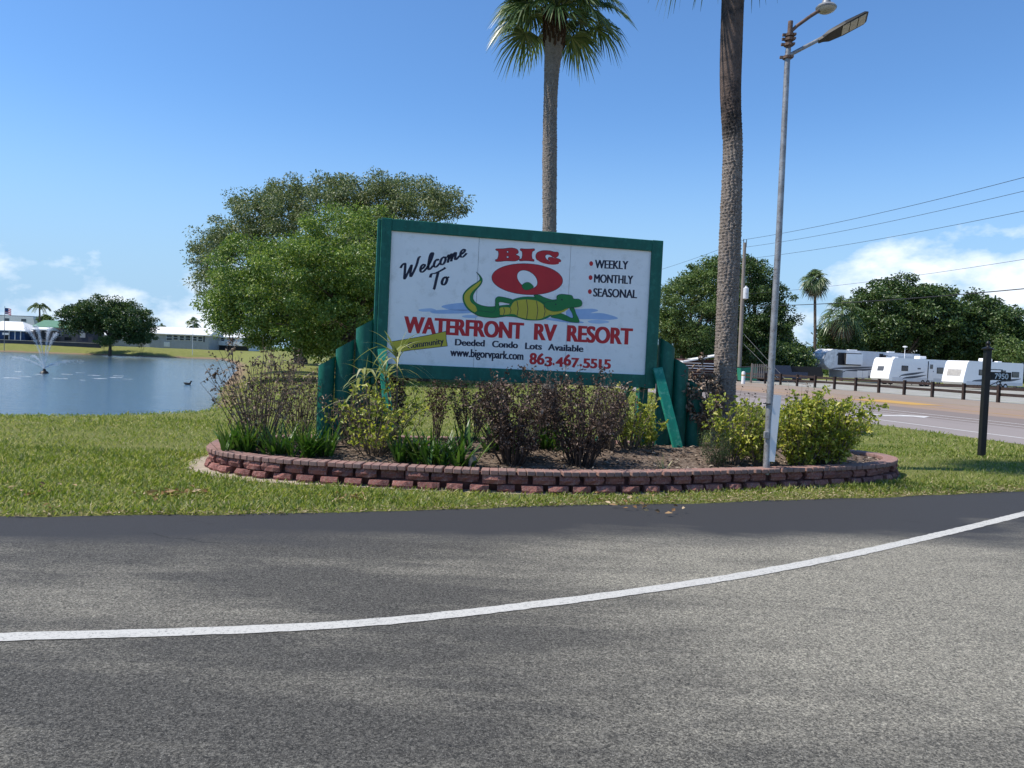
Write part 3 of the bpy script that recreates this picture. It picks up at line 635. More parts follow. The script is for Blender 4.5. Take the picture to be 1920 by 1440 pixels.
def script(s, p0, p1, h, mat, nib=.085, shear=.30):
    strokes = []; x = 0
    for ch in s:
        w, st = GL[ch]
        for k in st: strokes.append([(x + px_ + shear * py_, py_) for px_, py_ in k])
        x += w
    p0 = np.array(p0, float); p1 = np.array(p1, float); d = (p1 - p0) / x; nrm = np.array([d[1], -d[0]]) / np.linalg.norm(d) * h
    nb_ = np.array([math.cos(math.radians(-30)), math.sin(math.radians(-30))]) * nib / 2; thin = .022
    V = []; F = []
    for k in strokes:
        C = crom(k, 8); T = np.gradient(C, axis=0); T /= np.linalg.norm(T, axis=1)[:, None] + 1e-9; Nn = np.stack([-T[:, 1], T[:, 0]], 1)
        wv_ = np.abs(Nn @ nb_) + thin; L_ = C + Nn * wv_[:, None]; R_ = C - Nn * wv_[:, None]; b0 = len(V)
        for a, b in zip(L_, R_):
            for p in (a, b):
                q = p0 + d * p[0] + nrm * p[1]; u_, v_ = uv(*z1(*q)); V.append((u_, -.0012, v_))
        F += [(b0 + 2 * i, b0 + 2 * i + 1, b0 + 2 * i + 3, b0 + 2 * i + 2) for i in range(len(C) - 1)]
    return np_mesh('lettering', np.array(V), np.array(F), mat, sign)
script('Welcome', (206, 448), (612, 296), 92, NV); script('To', (388, 506), (500, 468), 96, NV, .10)
# BIG and the great O
def ell(cx, cy, rx, ry, rot=0, n=44):
    a = np.linspace(0, 2 * math.pi, n, endpoint=False); c_, s_ = math.cos(rot), math.sin(rot)
    return [(cx + rx * math.cos(t) * c_ - ry * math.sin(t) * s_, cy + rx * math.cos(t) * s_ + ry * math.sin(t) * c_) for t in a]
def inked(name, loops, mat, layer, off=.006):
    flat(name + '_outline', loops, NV, layer, z8, off); return flat(name, loops, mat, layer + 1, z8)
Bl = crom([(398, 152), (470, 150), (560, 142), (618, 158), (630, 190), (602, 210), (640, 232), (636, 262), (590, 278), (500, 276), (440, 282), (395, 281), (392, 266), (412, 258), (424, 210), (418, 172), (400, 166)], 5, True)
flat('letter', [Bl, ell(518, 182, 12, 12), ell(518, 237, 14, 13)], RD, 2, z8); flat('letter_outline', [Bl, ell(518, 182, 12, 12), ell(518, 237, 14, 13)], NV, 1, z8, .006)
Il = crom([(658, 150), (700, 153), (752, 153), (798, 151), (800, 166), (780, 178), (772, 215), (778, 255), (795, 266), (793, 280), (750, 276), (700, 274), (650, 276), (648, 262), (668, 252), (676, 212), (672, 178), (656, 165)], 5, True)
inked('letter', [Il], RD, 1)
Gl = crom([(818, 225), (835, 190), (890, 171), (960, 172), (1010, 184), (1050, 188), (1056, 214), (1040, 232), (1012, 246), (975, 216), (935, 208), (914, 228), (930, 262), (962, 280), (948, 256), (962, 240), (1010, 246), (1060, 258), (1080, 274), (1078, 290), (1062, 292), (1058, 308), (1010, 318), (940, 312), (870, 292), (828, 262)], 5, True)
inked('letter', [Gl], RD, 1)
Oo = ell(726, 471, 374, 162, .055); Oh = ell(726, 472, 122, 84, .62)
flat('letter', [Oo, Oh], RD, 2, z8); flat('letter_outline', [Oo, Oh], NV, 1, z8, .006)
# pale blue puddles
for lp, mt in (([(30, 722), (-120, 740), (-180, 765), (-60, 800), (120, 800), (180, 770), (100, 735)], 0), ([(-215, 798), (-300, 815), (-250, 834), (-60, 836), (120, 828), (160, 800), (0, 792)], 0), ([(-420, 792), (-300, 780), (-240, 798), (-300, 814), (-400, 812)], 1), ([(40, 860), (130, 850), (200, 862), (170, 882), (60, 878)], 1),
               ([(1150, 800), (1280, 788), (1420, 785), (1475, 805), (1400, 830), (1520, 832), (1640, 862), (1684, 888), (1580, 902), (1420, 896), (1240, 892), (1150, 870)], 0), ([(1370, 915), (1460, 902), (1570, 912), (1590, 930), (1500, 942), (1400, 936)], 1), ([(880, 880), (1100, 892), (1300, 920), (1310, 936), (1180, 934), (960, 904)], 0)):
    flat('puddle', [crom(lp, 6, True)], M['ink_blue2'] if mt else M['ink_blue'], 1, z8)
# a plain reclining alligator below the O
tail = crom([(192, 402), (232, 440), (250, 482), (232, 530), (180, 590), (150, 650), (165, 705), (215, 740), (290, 760), (370, 762), (530, 745), (560, 790), (540, 850), (400, 875), (250, 868), (170, 838), (100, 790), (56, 725), (44, 655), (70, 600), (130, 545), (200, 500), (226, 470), (215, 432)], 5, True)
inked('alligator_tail', [tail], M['ink_green'], 3, .0045)
flat('alligator_belly', [crom([(215, 500), (236, 496), (205, 545), (150, 595), (118, 650), (128, 712), (180, 762), (190, 828), (118, 788), (70, 722), (58, 655), (80, 608), (140, 555)], 5, True)], M['ink_yellow'], 5, z8)
body = crom([(560, 700), (640, 668), (740, 658), (830, 668), (900, 700), (960, 770), (1020, 800), (1000, 840), (900, 895), (800, 905), (700, 898), (600, 870), (440, 852), (430, 780), (520, 765)], 6, True)
inked('alligator_body', [body], M['ink_green'], 5, .0045)
flat('alligator_belly', [crom([(545, 770), (580, 715), (640, 692), (740, 688), (830, 702), (900, 745), (935, 790), (1005, 815), (920, 868), (840, 896), (740, 893), (640, 872), (575, 840), (440, 848), (436, 778), (510, 768)], 6, True)], M['ink_yellow'], 7, z8)
for x, t, bt in ((478, 772, 850), (545, 762, 842), (620, 698, 868), (722, 688, 893), (828, 703, 897), (905, 750, 876)):
    flat('belly_line', [[(x - 2, t), (x + 12, (t + bt) / 2), (x - 2, bt), (x - 8, bt), (x + 6, (t + bt) / 2), (x - 8, t)]], NV, 8, z8)
leg = crom([(400, 668), (440, 658), (570, 690), (540, 726), (430, 712), (428, 770), (430, 860), (370, 878), (250, 868), (190, 850), (180, 820), (230, 808), (370, 820), (388, 740), (388, 690)], 5, True)
inked('alligator_leg', [leg], M['ink_green'], 7, .0045)
inked('alligator_arm', [crom([(795, 645), (850, 640), (900, 664), (985, 690), (1040, 690), (1010, 730), (930, 730), (850, 690)], 5, True)], M['ink_green'], 9, .004)
inked('alligator_paw', [crom([(670, 540), (700, 512), (745, 508), (790, 548), (770, 572), (716, 586), (684, 572)], 5, True)], M['ink_green'], 3, .004)
inked('alligator_arm', [crom([(975, 868), (1080, 835), (1200, 885), (1205, 840), (1175, 778), (1215, 770), (1240, 835), (1275, 912), (1255, 930), (1160, 918), (1060, 890)], 5, True)], M['ink_green'], 5, .004)
head = crom([(905, 735), (935, 712), (1000, 708), (1035, 690), (1040, 650), (1080, 632), (1140, 636), (1195, 646), (1215, 680), (1270, 684), (1300, 710), (1296, 752), (1240, 768), (1160, 776), (1080, 806), (1000, 812), (940, 790), (912, 765)], 5, True)
inked('alligator_head', [head], M['ink_green'], 11, .0045)
flat('alligator_jaw', [crom([(930, 800), (1000, 812), (1090, 798), (1160, 778), (1100, 822), (1000, 850), (940, 838)], 5, True)], M['ink_yellow'], 11, z8)
flat('alligator_eye', [ell(1090, 688, 9, 9, 0, 12)], NV, 13, z8); flat('alligator_nostril', [ell(1025, 738, 9, 7, 0, 12)], NV, 13, z8)
# yellow banner sticker at the lower left
bn = [(138, 832), (260, 812), (380, 790), (482, 767), (484, 812), (491, 855), (380, 868), (270, 880), (160, 897), (150, 860)]
flat('banner_outline', [bn], NV, 2, z1, .007); flat('banner', [bn], M['ink_yellow'], 3, z1)
lettering('Community', (246, 873), (470, 842), 36, NV, layer=4, offset=.004, bold=.003, pertoff=(-.06, -1.0))
# ------------------------------------------------------------------ palms
def trunkmat(name, c1, c2, cd_, smooth_at):
    m = NT(name); sp = m.node('ShaderNodeSeparateXYZ'); m.l.new(m.coord(), sp.inputs[0])
    c = m.mix(m.rng(m.noise(9, 6, .7), .3, .7), c1, c2); c = m.mix(m.rng(m.noise(24, 6, .75, st=(1, 1, 2.2)), .50, .66), c, cd_)
    up = m.rng(m.math('ADD', sp.outputs[2], m.math('MULTIPLY', m.noise(1.6, 5), 1.6)), smooth_at, smooth_at + .7)
    pat = m.mix(m.rng(m.noise(1.6, 7, .7), .46, .58), (.17, .125, .105), (.045, .042, .042)); pat = m.mix(m.rng(m.noise(14, 5, .7), .6, .75), pat, (.20, .165, .14))
    c = m.mix(up, c, pat); m.set(c, .95, .08); m.bump(m.noise(48, 6, .8, st=(1, 1, 1.6)), .9, .03); return m.m
def palm_trunk(path_r, mat, parent, seed, rough=.022, origin=(0, 0, 0), smooth_from=None, na=56, dz=.014):
    """path_r: (x, y, z, radius) knots; a fibrous trunk with leaf-base scars modelled in"""
    r = np.random.default_rng(seed); K = np.array(path_r, float); z0, z1_ = K[0, 2], K[-1, 2]; nz = int((z1_ - z0) / dz)
    Z = np.linspace(z0, z1_, nz); C = crom(K, 24); X = np.interp(Z, C[:, 2], C[:, 0]); Y = np.interp(Z, C[:, 2], C[:, 1]); R = np.interp(Z, C[:, 2], C[:, 3])
    A = np.linspace(0, 2 * math.pi, na, endpoint=False); AA, ZZ = np.meshgrid(A, Z)
    # scars: staggered rows of short lips, broken by vertical fissures
    row = ZZ / .050 + .25 * np.sin(AA * 2 + 1) + .5 * np.sin(AA * 5) * .15; ri = np.floor(row); rf = row - ri
    ph = (np.sin(ri * 12.9898) * 43758.5453) % 1
    col = AA / (2 * math.pi) * 15 + ph; cf = col - np.floor(col); ci = np.floor(col)
    h = ((np.sin(ri * 78.233 + (ci % 15) * 37.719) * 43758.5453) % 1)
    lip = (rf ** 2.0) * (.15 + .8 * h); fis = np.exp(-((cf - .5 - .25 * (h - .5)) / .13) ** 2)
    D = rough * (lip - 1.15 * fis) + r.normal(0, rough * .18, AA.shape)
    if smooth_from is not None: D = D * (1 - .85 * sstep(smooth_from, smooth_from + .7, ZZ + .4 * np.sin(AA)))
    RR = R[:, None] * (1 + .03 * np.sin(ZZ * 2.3) + .02 * np.sin(AA * 3 + ZZ)) + D
    V = np.stack([X[:, None] + RR * np.cos(AA) - origin[0], Y[:, None] + RR * np.sin(AA) - origin[1], ZZ - origin[2]], -1)
    I = np.arange(nz * na).reshape(nz, na); J = np.roll(I, -1, 1)
    F = np.stack([I[:-1], J[:-1], J[1:], I[1:]], -1).reshape(-1, 4)
    return np_mesh('trunk', V.reshape(-1, 3), F, mat, parent, smooth=True)
M['frond'] = leafmat('palm_frond', [(0, (.04, .075, .032)), (.45, (.085, .14, .052)), (.8, (.17, .23, .10)), (1, (.32, .34, .20))], .3, .35, .5)
M['frond_dry'] = leafmat('dry_palm_frond', [(0, (.12, .085, .05)), (.6, (.24, .18, .11)), (1, (.36, .29, .19))], .1, .8, .1)
M['petiole'] = surf('leaf_stalk', (.16, .20, .07), (.11, .13, .05), 6, .5)
M['thatch'] = surf('brown_leaf_bases', (.10, .058, .04), (.045, .03, .023), 16, .95, .05, .9, 40, st=(2, 2, .5))
def fan_palm_crown(parent, c, n, r_pet, L, seed, lean=(0, 0), dry=6, nseg=34, elev=(-55, 85), w=.034):
    rng = np.random.default_rng(seed); Ps = []; Ds = []; Ls = []; Ws = []; dr = []; st = MB(); cc = np.array(c)
    allV = []; allF = []; dV = []; dF = []; nv = 0; dn = 0
    for i in range(n + dry):
        isdry = i >= n; a = i * 2.39996 + rng.normal(0, .15)
        e = math.radians(elev[0] + (elev[1] - elev[0]) * ((i + .5) / n) ** .9 + rng.normal(0, 5)) if not isdry else math.radians(rng.uniform(-85, -62))
        d = np.array([math.cos(a) * math.cos(e), math.sin(a) * math.cos(e), math.sin(e)]); pl = r_pet * rng.uniform(.75, 1.15) * (1 if not isdry else .75)
        pts = []
        for t in np.linspace(0, 1, 5):
            p = cc + d * pl * t; p = p + np.array([0, 0, -.28 * pl * t * t * math.cos(e)]); pts.append(p)
        st.tube(pts, [.022, .018, .014, .012, .010], 4, False)
        ax = pts[-1] - pts[-2]; ax[2] -= .05; ax /= np.linalg.norm(ax); hub = pts[-1]
        sd = np.cross(ax, [0, 0, 1.]); sd /= np.linalg.norm(sd) + 1e-9; up = np.cross(sd, ax); tw = rng.normal(0, .35); sd, up = sd * math.cos(tw) + up * math.sin(tw), up * math.cos(tw) - sd * math.sin(tw)
        ph = np.linspace(-1.95, 1.95, nseg) + rng.normal(0, .03, nseg); ll = L * (.72 + .28 * np.cos(ph * .8)) * rng.uniform(.88, 1.1, nseg) * rng.uniform(.85, 1.1)
        D0 = np.cos(ph)[:, None] * ax + np.sin(ph)[:, None] * sd + up * (.10 + .35 * np.abs(np.sin(ph)))[:, None]; D0 /= np.linalg.norm(D0, axis=1)[:, None]
        Sd = np.cross(D0, up); Sd /= np.linalg.norm(Sd, axis=1)[:, None] + 1e-9; Sd = Sd + up * .5 * np.where(np.arange(nseg) % 2, 1, -1)[:, None]
        rows = []
        for t, wf in ((0, .35), (.38, 1.0), (.72, .7), (1.0, .06)):
            p = hub + D0 * (ll * t)[:, None]; g_ = (.95 if not isdry else .9) * rng.uniform(.8, 1.2)
            p = p + np.array([[0, 0, -1.]]) * (ll * g_ * max(0, t - .25) ** 1.7)[:, None] - D0 * (ll * .16 * max(0, t - .5))[:, None]
            rows += [p + Sd * w * wf / 2, p - Sd * w * wf / 2]
        Vv = np.stack(rows, 1).reshape(-1, 3); b = np.arange(nseg)[:, None] * 8; Ff = np.concatenate([b + np.array([[2 * k, 2 * k + 1, 2 * k + 3, 2 * k + 2]]) for k in range(3)], 1).reshape(-1, 4)
        if isdry: dV.append(Vv); dF.append(Ff + dn); dn += len(Vv)
        else: allV.append(Vv); allF.append(Ff + nv); nv += len(Vv)
    st.build('leaf_stalks', M['petiole'], parent, fix=False); np_mesh('crown', np.vstack(allV), np.vstack(allF), M['frond'], parent)
    if dry: np_mesh('dead_fronds', np.vstack(dV), np.vstack(dF), M['frond_dry'], parent)
tm = trunkmat('palm_trunk_bark', (.36, .315, .28), (.24, .205, .18), (.10, .085, .075), 100)
tm2 = trunkmat('patchy_palm_bark', (.39, .335, .29), (.25, .205, .175), (.085, .068, .058), 5.35)
# palm behind the sign
D1 = 18.5; kn = [at(1031, 792, D1), at(1030, 700, D1), at(1030.5, 430, D1), at(1031, 240, D1), at(1033, 160, D1), at(1036, 112, D1), at(1039, 70, D1), at(1041, 18, D1)]
rad = [.19, .18, .168, .166, .168, .19, .22, .20]; b0 = kn[0].copy(); b0[2] = 0; kn[0][2] = -.05
pa = thing('palm_tree', 'tall cabbage palm with full fan crown rising behind the sign', 'palm tree', b0)
palm_trunk([(*k, r_) for k, r_ in zip(kn, rad)], tm, pa, 5, .016, b0, None, 48, .016)
top = kn[-1] - b0
bt = MB(); rq = random.Random(4)
for i in range(70):
    a = i * 2.4; z_ = top[2] - 1.0 + .85 * i / 70; r0 = .16 + .03 * (i / 70); d = Vector((math.cos(a), math.sin(a), 0))
    p0 = Vector((top[0], top[1], z_)) + d * r0; bt.tube([p0 - d * .06, p0 + d * .05 + Vector((0, 0, .10)), p0 + d * .11 + Vector((0, 0, .26 + .1 * rq.random()))], [.05, .036, .012], 4)
bt.build('leaf_bases', M['thatch'], pa, fix=False)
fan_palm_crown(pa, (top[0], top[1], top[2] - .16), 70, 1.04, .92, 11, dry=0, nseg=38, elev=(2, 86), w=.04)
# palm at the right end of the sign
D2 = 12.0; kn = [at(1357, 800, D2), at(1358, 740, D2), at(1361, 639, D2), at(1369, 440, D2), at(1374, 285, D2), at(1372.5, 240, D2), at(1370, 158, D2), at(1374, 0, D2), at(1378, -90, D2), at(1379, -150, D2)]
rad = [.18, .166, .166, .158, .148, .150, .156, .17, .18, .18]; b0 = kn[0].copy(); b0[2] = .2; kn[0][2] = .15
pb = thing('palm_tree', 'thick palm trunk with rough weave and dark patches between sign and lamp pole', 'palm tree', b0)
palm_trunk([(*k, r_) for k, r_ in zip(kn, rad)], tm2, pb, 8, .017, b0, 5.0, 72, .010)
top = kn[-1] - b0; bt = MB()
for i in range(60):
    a = i * 2.4; z_ = top[2] - .3 + 1.4 * i / 60; d = Vector((math.cos(a), math.sin(a), 0)); p0 = Vector((top[0], top[1], z_)) + d * .19
    bt.tube([p0 - d * .06, p0 + d * .05 + Vector((0, 0, .10)), p0 + d * .11 + Vector((0, 0, .3))], [.05, .036, .012], 4)
bt.build('leaf_bases', M['thatch'], pb, fix=False)
fan_palm_crown(pb, (top[0], top[1], top[2] + .80), 40, .85, 1.0, 23, dry=0, nseg=34, elev=(-40, 88), w=.04)

# ------------------------------------------------------------------ street lamp with two heads
b0 = gnd(1437, 875, .27); D3 = b0[1]
lp = thing('street_lamp', 'tall grey steel lamp pole with two lamp heads beside palm trunk', 'street lamp', b0)
def L3(x, y, dy=0.0): p = at(x, y, D3 + dy) - b0; return Vector(p)
MB().tube([Vector((0, 0, -.1)), L3(1448, 660), L3(1461, 430), L3(1476, 118), L3(1478, 92)], [.044, .042, .039, .035, .033], 14).build('pole', M['steel'], lp, smooth=True)
MB().tube([L3(1478, 92), L3(1481, 60), L3(1482.5, 40)], [.031, .031, .031], 12).build('pole_top', M['rust'] if 'rust' in M else M.setdefault('rust', surf('rusty_steel', (.22, .15, .12), (.10, .065, .05), 12, .8, .3, .4, 50, .2)), lp, smooth=True)
for (x, y) in ((1476, 108), (1478.5, 84), (1481, 66), (1480, 74)):
    c_ = MB(); p = L3(x, y); c_.lathe([(.036, -.018), (.058, -.016), (.058, .016), (.036, .018)], p, 10); c_.box(p + Vector((-.062, 0, 0)), (.06, .03, .03)); c_.box(p + Vector((.05, -.03, 0)), (.03, .05, .024)); c_.build('clamp', M['rust'], lp)
MB().tube([L3(1479, 104), L3(1500, 93), L3(1540, 72)], .024, 10).build('arm', M['steel'], lp, smooth=True)
MB().tube([L3(1482, 60), L3(1495, 48), L3(1520, 30), L3(1536, 20)], .022, 10).build('arm', M['rust'], lp, smooth=True)
# flat LED head: tapered body seen from below
A, B = L3(1534, 77), L3(1626, 30, -.12); ax = (B - A).normalized(); sd = Vector((0, -1, 0)); sd = (sd - ax * sd.dot(ax)).normalized(); upv = sd.cross(ax); upv = upv if upv.z > 0 else -upv
sd = (sd * math.cos(.3) + upv * math.sin(.3)).normalized(); upv = sd.cross(ax); upv = upv if upv.z > 0 else -upv
hd = MB(); secs = [(0, .035, .03), (.06, .05, .035), (.14, .10, .045), (.34, .13, .045), (.60, .13, .03), (.635, .10, .02)]
for t, w, h_ in secs:
    p = A + ax * (t * (B - A).length / .635)
    hd.v += [tuple(p + sd * w - upv * h_ * .5), tuple(p - sd * w - upv * h_ * .5), tuple(p - sd * w * .8 + upv * h_ * .6), tuple(p + sd * w * .8 + upv * h_ * .6)]
for i in range(len(secs) - 1): hd.f += [tuple(4 * i + k for k in (j, (j + 1) % 4)) + tuple(4 * i + 4 + k for k in ((j + 1) % 4, j)) for j in range(4)]
hd.f += [(3, 2, 1, 0), tuple(4 * (len(secs) - 1) + k for k in range(4))]
head_ = hd.build('lamp_head', M['black'], lp)
M['lens'] = surf('frosted_lens', (.52, .48, .40), (.42, .39, .33), 30, .35, .5)
for k in range(3):
    t0 = .30 + k * .104; ln = (B - A).length / .635
    p0, p1 = A + ax * t0 * ln, A + ax * (t0 + .094) * ln; dn = -upv * .0275; w = .098
    MB().add([p0 + sd * w + dn, p1 + sd * w + dn * .92, p1 - sd * w + dn * .92, p0 - sd * w + dn] + [q + upv * .012 for q in (p0 + sd * w + dn, p1 + sd * w + dn * .92, p1 - sd * w + dn * .92, p0 - sd * w + dn)], [(0, 1, 2, 3), (7, 6, 5, 4), (0, 4, 5, 1), (1, 5, 6, 2), (2, 6, 7, 3), (3, 7, 4, 0)]).build('lens', M['lens'], head_)
p = L3(1549, 15); b_ = MB().lathe([(.02, .13), (.045, .11), (.055, .05), (.10, .035), (.128, .005), (.122, -.012)], p, 22); gl = b_.build('lamp_head', M['steel'], lp, smooth=True)
MB().lathe([(.118, -.008), (.105, -.035), (.06, -.058), (.01, -.064)], p, 22).build('globe', M['lens'], gl, smooth=True)
# white board strapped to its foot, strap
bx0, bx1 = L3(1444, 742, -.06), L3(1459, 868, -.06)
MB().box(((bx0.x + bx1.x) / 2 + .006, -.03, (bx0.z + bx1.z) / 2 + .01), (.10, .02, abs(bx0.z - bx1.z)), Matrix.Rotation(.05, 3, 'Y')).build('base_board', M['white'], lp)
q = L3(1439, 757); MB().lathe([(.050, -.006), (.053, -.006), (.053, .006), (.050, .006)], (q.x, 0, q.z), 14).build('strap', M['black'], lp)
q = L3(1435, 815); MB().box((q.x - .005, -.05, q.z), (.06, .05, .09), bev=.006).build('junction_box', M['steel'], lp)

# ------------------------------------------------------------------ address post
b0 = gnd(1840, 857); D4 = b0[1]; T4 = at(1852, 650, D4)[2]
ap = thing('address_post', 'black square post with hanging house number plate on the grass', 'address post', b0)
MB().box((0, 0, T4 / 2 - .1), (.108, .108, T4 + .1), bev=.008).build('post', M['black'], ap)
MB().lathe([(.10, T4 - .06), (.105, T4 - .035), (.07, T4 - .02), (.03, T4), (.022, T4 + .02), (.04, T4 + .05), (.035, T4 + .08), (.006, T4 + .11)], (0, 0, 0), 12).build('finial', M['black'], ap, smooth=True)
pc = at(1877, 705.5, D4) - b0
plate = MB().box((.068 + .20, 0, pc[2]), (.40, .02, .155), bev=.005).build('number_plate', M['black'], ap)
hook = MB(); S_ = [(.07 + .30 * t + .0, -.0, pc[2] - .09 - .10 * (1 - t) ** 2) for t in np.linspace(0, 1, 9)]; hook.tube(S_, .008, 6)
hook.tube([(.24 + .045 * math.cos(a) * (1 - a / 16), 0, pc[2] - .13 + .045 * math.sin(a) * (1 - a / 16)) for a in np.linspace(0, 9, 22)], .007, 6); hook.tube([(.07, 0, pc[2] + .12), (.30, 0, pc[2] + .12), (.30, 0, pc[2] + .07)], .008, 6); hook.build('scroll_bracket', M['black'], ap)
cu = text_curve('7950', .012)
def fn(V): V = V.copy(); x0, x1 = V[:, 0].min(), V[:, 0].max(); V[:, 0] = .155 + (V[:, 0] - x0) / (x1 - x0) * .255; V[:, 1] = pc[2] - .05 + V[:, 1] / CAPH * .10; return V
o = curve_mesh(cu, 'lettering', M['white'], 1, plate, fn); o.location = (0, -.0105, 0)

# ------------------------------------------------------------------ plants of the bed
M['deadleaf'] = leafmat('dead_leaf', [(0, (0.040, 0.027, 0.022)), (.5, (0.098, 0.062, 0.047)), (.85, (0.184, 0.123, 0.094)), (1, (0.391, 0.302, 0.242))], .05, .7, .2)
M['deadleaf2'] = leafmat('tan_dead_leaf', [(0, (.08, .055, .04)), (.5, (.19, .135, .10)), (1, (.38, .30, .23))], .05, .8, .1)
M['limeleaf'] = leafmat('yellow_green_leaf', [(0, (.15, .20, .025)), (.4, (.29, .34, .045)), (.8, (.46, .46, .08)), (1, (.60, .55, .17))], .4, .4, .4)
M['strap'] = leafmat('strap_leaf', [(0, (.025, .075, .012)), (.5, (.055, .13, .02)), (.9, (.10, .19, .03)), (1, (.22, .26, .06))], .3, .35, .5)
M['palegrass'] = leafmat('pale_arching_leaf', [(0, (.15, .19, .06)), (.5, (.30, .33, .13)), (1, (.55, .52, .32))], .3, .45, .4)
M['darktwig'] = surf('dark_dry_twig', (.085, .065, .055), (.04, .03, .026), 14, .9, .1)
def shrub(name, label, px, py, Y, h, w, seed, stems=26, twigs=5, leaf=None, nleaf=12, ll=.05, lw=.026, tw=None, up=1.0, stem_r=.008, topheavy=.5, group=None, dens=1.0, mixleaf=None):
    h *= 1.12; rng = np.random.default_rng(seed); base = at(px, py, Y); zb = float(mulch_z(base[0], base[1])) if inside(INNER, np.array([base[0]]), np.array([base[1]]))[0] else 0.0
    b = Vector((base[0], base[1], zb - .02)); root = thing(name, label, 'shrub', b, 0, group); mb = MB(); LP = []; LD = []
    for i in range(stems):
        a = rng.uniform(0, 6.283); sp = math.sqrt(rng.uniform(0, 1)) * w * .64; H = h * rng.uniform(.72, 1.05) * (1 - .22 * (sp / (w * .64)) ** 2)
        e = Vector((math.cos(a) * sp, math.sin(a) * sp, H)); s0 = Vector((math.cos(a) * sp * .22, math.sin(a) * sp * .22, 0)); pts = []
        for t in np.linspace(0, 1, 6):
            k = t ** (1.25 * up); p = s0.lerp(e, t); p.x = s0.x + (e.x - s0.x) * k; p.y = s0.y + (e.y - s0.y) * k
            if 0 < t < 1: p += Vector(rng.normal(0, .016, 3))
            pts.append(p)
        mb.tube(pts, [stem_r * (1 - .75 * t) for t in np.linspace(0, 1, 6)], 4, False)
        for k in range(twigs):
            t = rng.uniform(topheavy * .6, 1.0); j = min(4, int(t * 5)); p = pts[j].lerp(pts[j + 1], t * 5 - j); d = Vector(rng.normal(0, 1, 3)); d.z = abs(d.z) * .8 + .5; d.normalize(); L_ = rng.uniform(.06, .20) * (h ** .5)
            q = p + d * L_; mid = p.lerp(q, .5) + Vector(rng.normal(0, .01, 3)); mb.tube([p, mid, q], [stem_r * .45, stem_r * .35, stem_r * .18], 3, False)
            m_ = max(1, int(nleaf * dens * rng.uniform(.5, 1.4)))
            for _ in range(m_):
                f = rng.uniform(.25, 1.05); LP.append(p.lerp(q, f) + Vector(rng.normal(0, .018, 3))); dd = Vector(rng.normal(0, 1, 3)) + d * .5; LD.append(dd)
    mb.build('stem', tw or M['twig'], root, fix=False)
    if leaf and LP:
        LP = np.array(LP); LD = np.array(LD); n = len(LP); V, F = leaves(LP, LD, rng.uniform(.6, 1.3, n) * ll, rng.uniform(.6, 1.3, n) * lw, rng, 3.14, .5, .15); np_mesh('foliage', V, F, leaf, root)
    return root
G = 'shrubs in the planter'
shrub('dead_shrub', 'tall leafless grey shrub with curled brown leaves at the planter left end', 490, 800, 10.15, 1.28, 1.35, 31, 44, 6, M['deadleaf2'], 5, .055, .028, M['twig'], 1, .0085, .45, G)
shrub('dead_shrub', 'dry twiggy shrub directly left of the green pilings', 560, 800, 10.9, 1.0, 1.0, 32, 30, 6, M['deadleaf2'], 4, .05, .024, M['twig'], 1, .007, .4, G)
shrub('dead_shrub', 'dense dark dead shrub below the web address', 962, 866, 9.45, 1.05, 1.0, 33, 60, 9, M['deadleaf'], 8, .046, .025, M['darktwig'], .9, .0085, .35, G)
shrub('dead_shrub', 'dense dark dead shrub below the phone number', 1088, 868, 9.55, 1.06, .98, 34, 58, 8, M['deadleaf'], 7, .046, .024, M['darktwig'], .9, .008, .35, G)
shrub('dead_shrub', 'thin bare shrub with dark dried heads behind strap leaves under the sign', 818, 812, 11.9, .92, .45, 35, 16, 6, M['deadleaf'], 7, .045, .024, M['darktwig'], 1.3, .0065, .7, G)
shrub('dead_shrub', 'brown leafy dead shrub in front of the right pilings', 1306, 812, 11.75, 1.18, .62, 36, 26, 7, M['deadleaf2'], 11, .075, .040, M['twig'], 1.1, .008, .45, G)
shrub('dead_shrub', 'small bare dead shrub at the foot of the thick palm, lamp pole side', 1395, 800, 12.3, .80, .6, 46, 18, 5, M['deadleaf'], 3, .05, .028, M['twig'], 1.0, .006, .5, G)
shrub('dead_shrub', 'dark thin dead shrub partly hidden behind the left brace of the sign', 740, 815, 10.7, .98, .62, 47, 20, 7, M['deadleaf'], 8, .05, .026, M['darktwig'], 1.0, .007, .5, G)
shrub('lime_shrub', 'sparse yellow green shrub with bare woody stems left of the sign middle', 700, 848, 9.75, .80, 1.25, 37, 36, 6, M['limeleaf'], 5, .062, .036, M['twig'], .8, .009, .2, G)
shrub('lime_shrub', 'loose yellow green shrub between the dead shrubs and the right brace', 1180, 842, 10.8, .80, .70, 38, 26, 5, M['limeleaf'], 6, .062, .034, M['twig'], .8, .009, .2, G)
shrub('lime_shrub', 'upright yellow green shrub in front of the thick palm trunk', 1372, 862, 10.25, .86, .80, 39, 26, 6, M['limeleaf'], 9, .062, .038, M['twig'], .9, .008, .2, G)
shrub('lime_shrub', 'dense rounded yellow green bush at the planter right end', 1552, 868, 10.7, .92, .92, 40, 60, 8, M['limeleaf'], 11, .062, .040, M['twig'], .85, .008, .05, G)
shrub('lime_shrub', 'dense yellow green bush just right of the lamp pole', 1500, 870, 10.5, .82, .75, 41, 40, 8, M['limeleaf'], 11, .060, .038, M['twig'], .85, .008, .05, G)
shrub('dry_stem_shrub', 'thin dry flower stalks sticking up behind the yellow green bush', 1500, 850, 11.5, 1.04, 1.1, 48, 14, 2, M['deadleaf'], 5, .035, .022, M['darktwig'], .9, .004, .9, G)
shrub('feathery_shrub', 'fine feathery dark green plant near the foot of the right brace', 1345, 862, 10.1, .42, .42, 42, 40, 6, leafmat('needle_leaf', [(0, (.03, .06, .02)), (1, (.08, .13, .05))], .2), 10, .045, .006, M['twig'], .9, .003, .1, G)
